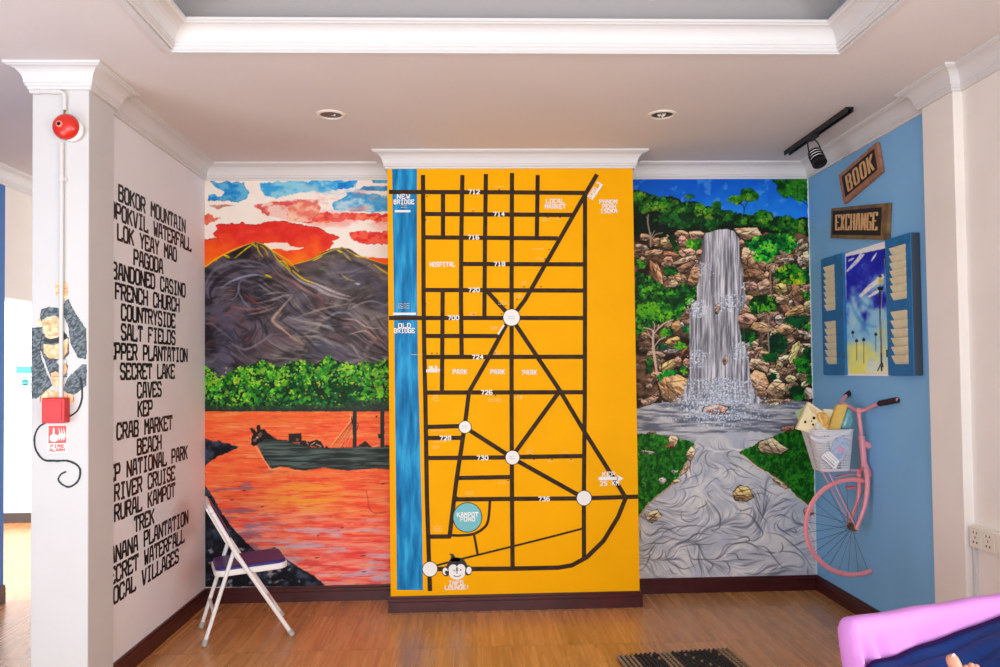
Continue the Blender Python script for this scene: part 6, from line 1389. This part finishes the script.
# navy quilted throw / pad
NAVY = mat('navy_satin_quilt', (10, 44, 104), .6, spec=.2, var=.25, vscale=6, bump=.12, bscale=12); PURP = mat('dark_purple_piping', (34, 12, 58), .9, spec=.1)
q0_ = pl_ + ey * .094
def quilt_z(s, t):   # s along the bolster 0..1, t towards the viewer 0..1
    z_ = Q0 + (Q1 - Q0) * s
    z_ += -.03 * math.exp(-(s / .012) ** 2) + .012 * math.sin(s * 17 + t * 9) * min(1, t * 6) - .012 * math.exp(-((t - .045) / .012) ** 2) - .010 * math.exp(-((t - .12 - .02 * s) / .014) ** 2) + .006 * math.sin(s * 40 + t * 4) * math.exp(-s * 6)
    z_ -= .05 * max(0, t - .1); return z_
pa, pb = on_y(870, 665, 2.4), on_y(1000, 618.5, 2.4)
def zat(u, v):   # height where the sight line meets the bolster's front face
    d = Vector(ray(u, v)); n_ = ey.copy(); t_ = n_.dot(q0_ - Vector((0, 0, CH))) / n_.dot(d); P = Vector((0, 0, CH)) + d * t_; return P.z, (P - q0_).dot(ex)
za, sa_ = zat(869, 666); zb_, sb_ = zat(1000, 618.3); S0, S1 = sa_ - .02, .97
Q0 = za - (zb_ - za) / (sb_ - sa_) * .02; Q1 = za + (zb_ - za) / (sb_ - sa_) * (S1 - sa_)
m = MB(); nu, nv = 90, 60; V = []
for j in range(nv + 1):
    for i in range(nu + 1):
        s, t = i / nu, j / nv; P = q0_ + ex * (S0 + (S1 - S0) * s) + ey * (t * .95 - .004); V.append((P.x, P.y, quilt_z(s, t)))
nb = len(V)
for j in range(nv + 1):
    for i in range(nu + 1): x_, y_, z_ = V[j * (nu + 1) + i]; V.append((x_, y_, .56))
idx = lambda i, j, k=0: k * nb + j * (nu + 1) + i
fs = []
for j in range(nv):
    for i in range(nu): fs += [(idx(i, j), idx(i + 1, j), idx(i + 1, j + 1), idx(i, j + 1)), (idx(i, j, 1), idx(i, j + 1, 1), idx(i + 1, j + 1, 1), idx(i + 1, j, 1))]
for i in range(nu): fs += [(idx(i, 0), idx(i, 0, 1), idx(i + 1, 0, 1), idx(i + 1, 0)), (idx(i, nv), idx(i + 1, nv), idx(i + 1, nv, 1), idx(i, nv, 1))]
for j in range(nv): fs += [(idx(0, j), idx(0, j + 1), idx(0, j + 1, 1), idx(0, j, 1)), (idx(nu, j), idx(nu, j, 1), idx(nu, j + 1, 1), idx(nu, j + 1))]
m.add(V, fs); qe = empty('cushion', (q0_ + ex * .5 + ey * .5).to_tuple(), 'navy blue satin pad lying on the pink bed under a bare foot', 'cushion'); m.build('pad', NAVY, qe, smooth=True)
m = MB(); m.tube([q0_ + ex * (S0 + (S1 - S0) * i / 60) + ey * .004 + Vector((0, 0, quilt_z(i / 60, 0) - q0_.z + .001)) for i in range(61)], .0065, 8); m.build('piping', PURP, qe, smooth=True)

# ------------------------------------------------------------------ the foot of a person lying on the pad (only the toes reach into the picture)
SKIN = mat('skin', (204, 142, 116), .5, spec=.4, var=.12, vscale=25)
SKIN.node_tree.nodes['Principled BSDF'].inputs['Subsurface Weight'].default_value = .12
SKIN.node_tree.nodes['Principled BSDF'].inputs['Subsurface Radius'].default_value = (.01, .004, .002)
def skinned(name, verts, edges, radii, m_, parent=None, sub=2):
    me = bpy.data.meshes.new(name); me.from_pydata([tuple(v) for v in verts], edges, []); me.materials.append(m_)
    o = bpy.data.objects.new(name, me); COL.objects.link(o); bm_ = bmesh.new(); bm_.from_mesh(me); lay_ = bm_.verts.layers.skin.verify(); bm_.verts.ensure_lookup_table()
    for i, r in enumerate(radii): bm_.verts[i][lay_].radius = r if isinstance(r, tuple) else (r, r); bm_.verts[i][lay_].use_root = (i == 0)
    bm_.to_mesh(me); bm_.free(); md = o.modifiers.new('skin', 'SKIN'); md.use_smooth_shade = True
    md = o.modifiers.new('sub', 'SUBSURF'); md.levels = md.render_levels = sub
    if parent: o.parent = parent; o.matrix_parent_inverse = Matrix.Translation(-Vector(parent.location))
    return o
YT = 1.72
big = on_y(949.3, 653.5, YT); f1 = on_y(957, 669.5, YT - .012); up_ = (big - f1).normalized()
base = on_y(964, 689, YT - .03); heel = Vector((base.x + .035, base.y - .045, max(quilt_z(.3, .8), .66) + .03)); ankle = heel + Vector((-.005, -.05, .055))
fe_ = empty('person', heel.to_tuple(), 'person lying on the navy pad, only the bare toes of one foot showing', 'person')
small = [on_y(965, 664.5, YT + .002), on_y(969.8, 662.3, YT), on_y(974.8, 663.5, YT - .004), on_y(980, 667.5, YT - .01)]
roots = [on_y(971, 690, YT - .025), on_y(977, 692, YT - .03), on_y(982, 695, YT - .034), on_y(987, 699, YT - .038)]
V = [ankle, heel, heel.lerp(base, .45) + Vector((.01, 0, 0)), base, f1, big.lerp(f1, .45), big]
Ed = [(0, 1), (1, 2), (2, 3), (3, 4), (4, 5), (5, 6)]; Rr = [.036, .034, (.03, .036), (.022, .02), .0135, .0155, .0105]
for s_, r_ in zip(small, roots):
    k = len(V); V += [r_, r_.lerp(s_, .55) + Vector((0, -.006, 0)), s_]; Ed += [(2, k), (k, k + 1), (k + 1, k + 2)]; Rr += [.013, .0085, .0088]
knee = ankle + Vector((-.03, -.42, .06)); kk = len(V); V += [ankle.lerp(knee, .5), knee]; Ed += [(0, kk), (kk, kk + 1)]; Rr += [.05, .058]
skinned('body', V, Ed, Rr, SKIN, fe_)
# nail of the big toe
nd = (big - f1).normalized(); nc = big + Vector((.0035, -.0105, -.004)); m = MB(); Mn = Matrix.Translation(nc) @ (Vector((.25, -1, .1))).to_track_quat('Z', 'Y').to_matrix().to_4x4()
m.lathe([(0, .0022), (.0045, .0018), (.0062, .0)], Mn @ Matrix.Diagonal((1, 1.25, 1, 1)), 16); m.build('toenail', mat('toenail', (232, 170, 166), .25), fe_, smooth=True)
hip = knee + Vector((-.02, -.40, -.02)); m_t = mat('navy_trouser', (34, 44, 84), .8)
skinned('trouser_leg', [ankle.lerp(knee, .55), knee, hip], [(0, 1), (1, 2)], [.066, .074, .095], m_t, fe_)

# ------------------------------------------------------------------ light
wd_ = bpy.data.worlds.new('daylight'); SC.world = wd_; wd_.use_nodes = True; bg = wd_.node_tree.nodes['Background']; bg.inputs[0].default_value = (.88, .95, 1, 1); bg.inputs[1].default_value = WORLD_S
def area(name, loc, rot, sx, sy, power, col=(1, 1, 1)):
    l = bpy.data.lights.new(name, 'AREA'); l.shape = 'RECTANGLE'; l.size, l.size_y = sx, sy; l.energy = power; l.color = col
    o = bpy.data.objects.new(name, l); COL.objects.link(o); o.location = loc; o.rotation_euler = rot; return o
R_ = math.radians
area('shop_front_daylight', (-.3, YB + .1, 1.5), (R_(102), 0, 0), 5.0, 2.6, P_FRONT, (.9, .96, 1))
area('passage_window_daylight', (-4.9, 5.2, 1.5), (R_(90), 0, R_(-15)), 1.6, 2.0, P_PASS, (.97, .99, 1))
area('side_opening_daylight', (XF + .1, .6, 1.4), (R_(110), 0, R_(-90)), 3.6, 2.2, P_SIDE, (.9, .96, 1))
area('added_right_fill', (XR - .05, .1, 1.75), (R_(100), 0, R_(90)), 3.0, 1.5, P_RIGHT, (.9, .96, 1))  # added fill to brighten left wall and ceiling, no window known here
cam = bpy.data.cameras.new('camera'); cam.sensor_width = 36; cam.lens = F * 36 / 1000; cam.clip_end = 60; cam.clip_start = .05
co = bpy.data.objects.new('camera', cam); COL.objects.link(co)
M = Matrix(((ROT[0][0], ROT[0][2], -ROT[0][1]), (ROT[1][0], ROT[1][2], -ROT[1][1]), (ROT[2][0], ROT[2][2], -ROT[2][1]))).to_4x4()
cam.shift_y = (CYP - 333.5) / 1000; M.translation = Vector((0, 0, CH)); co.matrix_world = M; SC.camera = co
SC.view_settings.view_transform = 'Standard'; SC.view_settings.look = 'None'; SC.view_settings.gamma = 1; SC.view_settings.exposure = EXPO; SC.view_settings.use_curve_mapping = False
SC.cycles.use_denoising = True; SC.cycles.max_bounces = 8; SC.cycles.diffuse_bounces = 5; SC.cycles.caustics_reflective = False; SC.cycles.caustics_refractive = False; SC.cycles.sample_clamp_indirect = 6
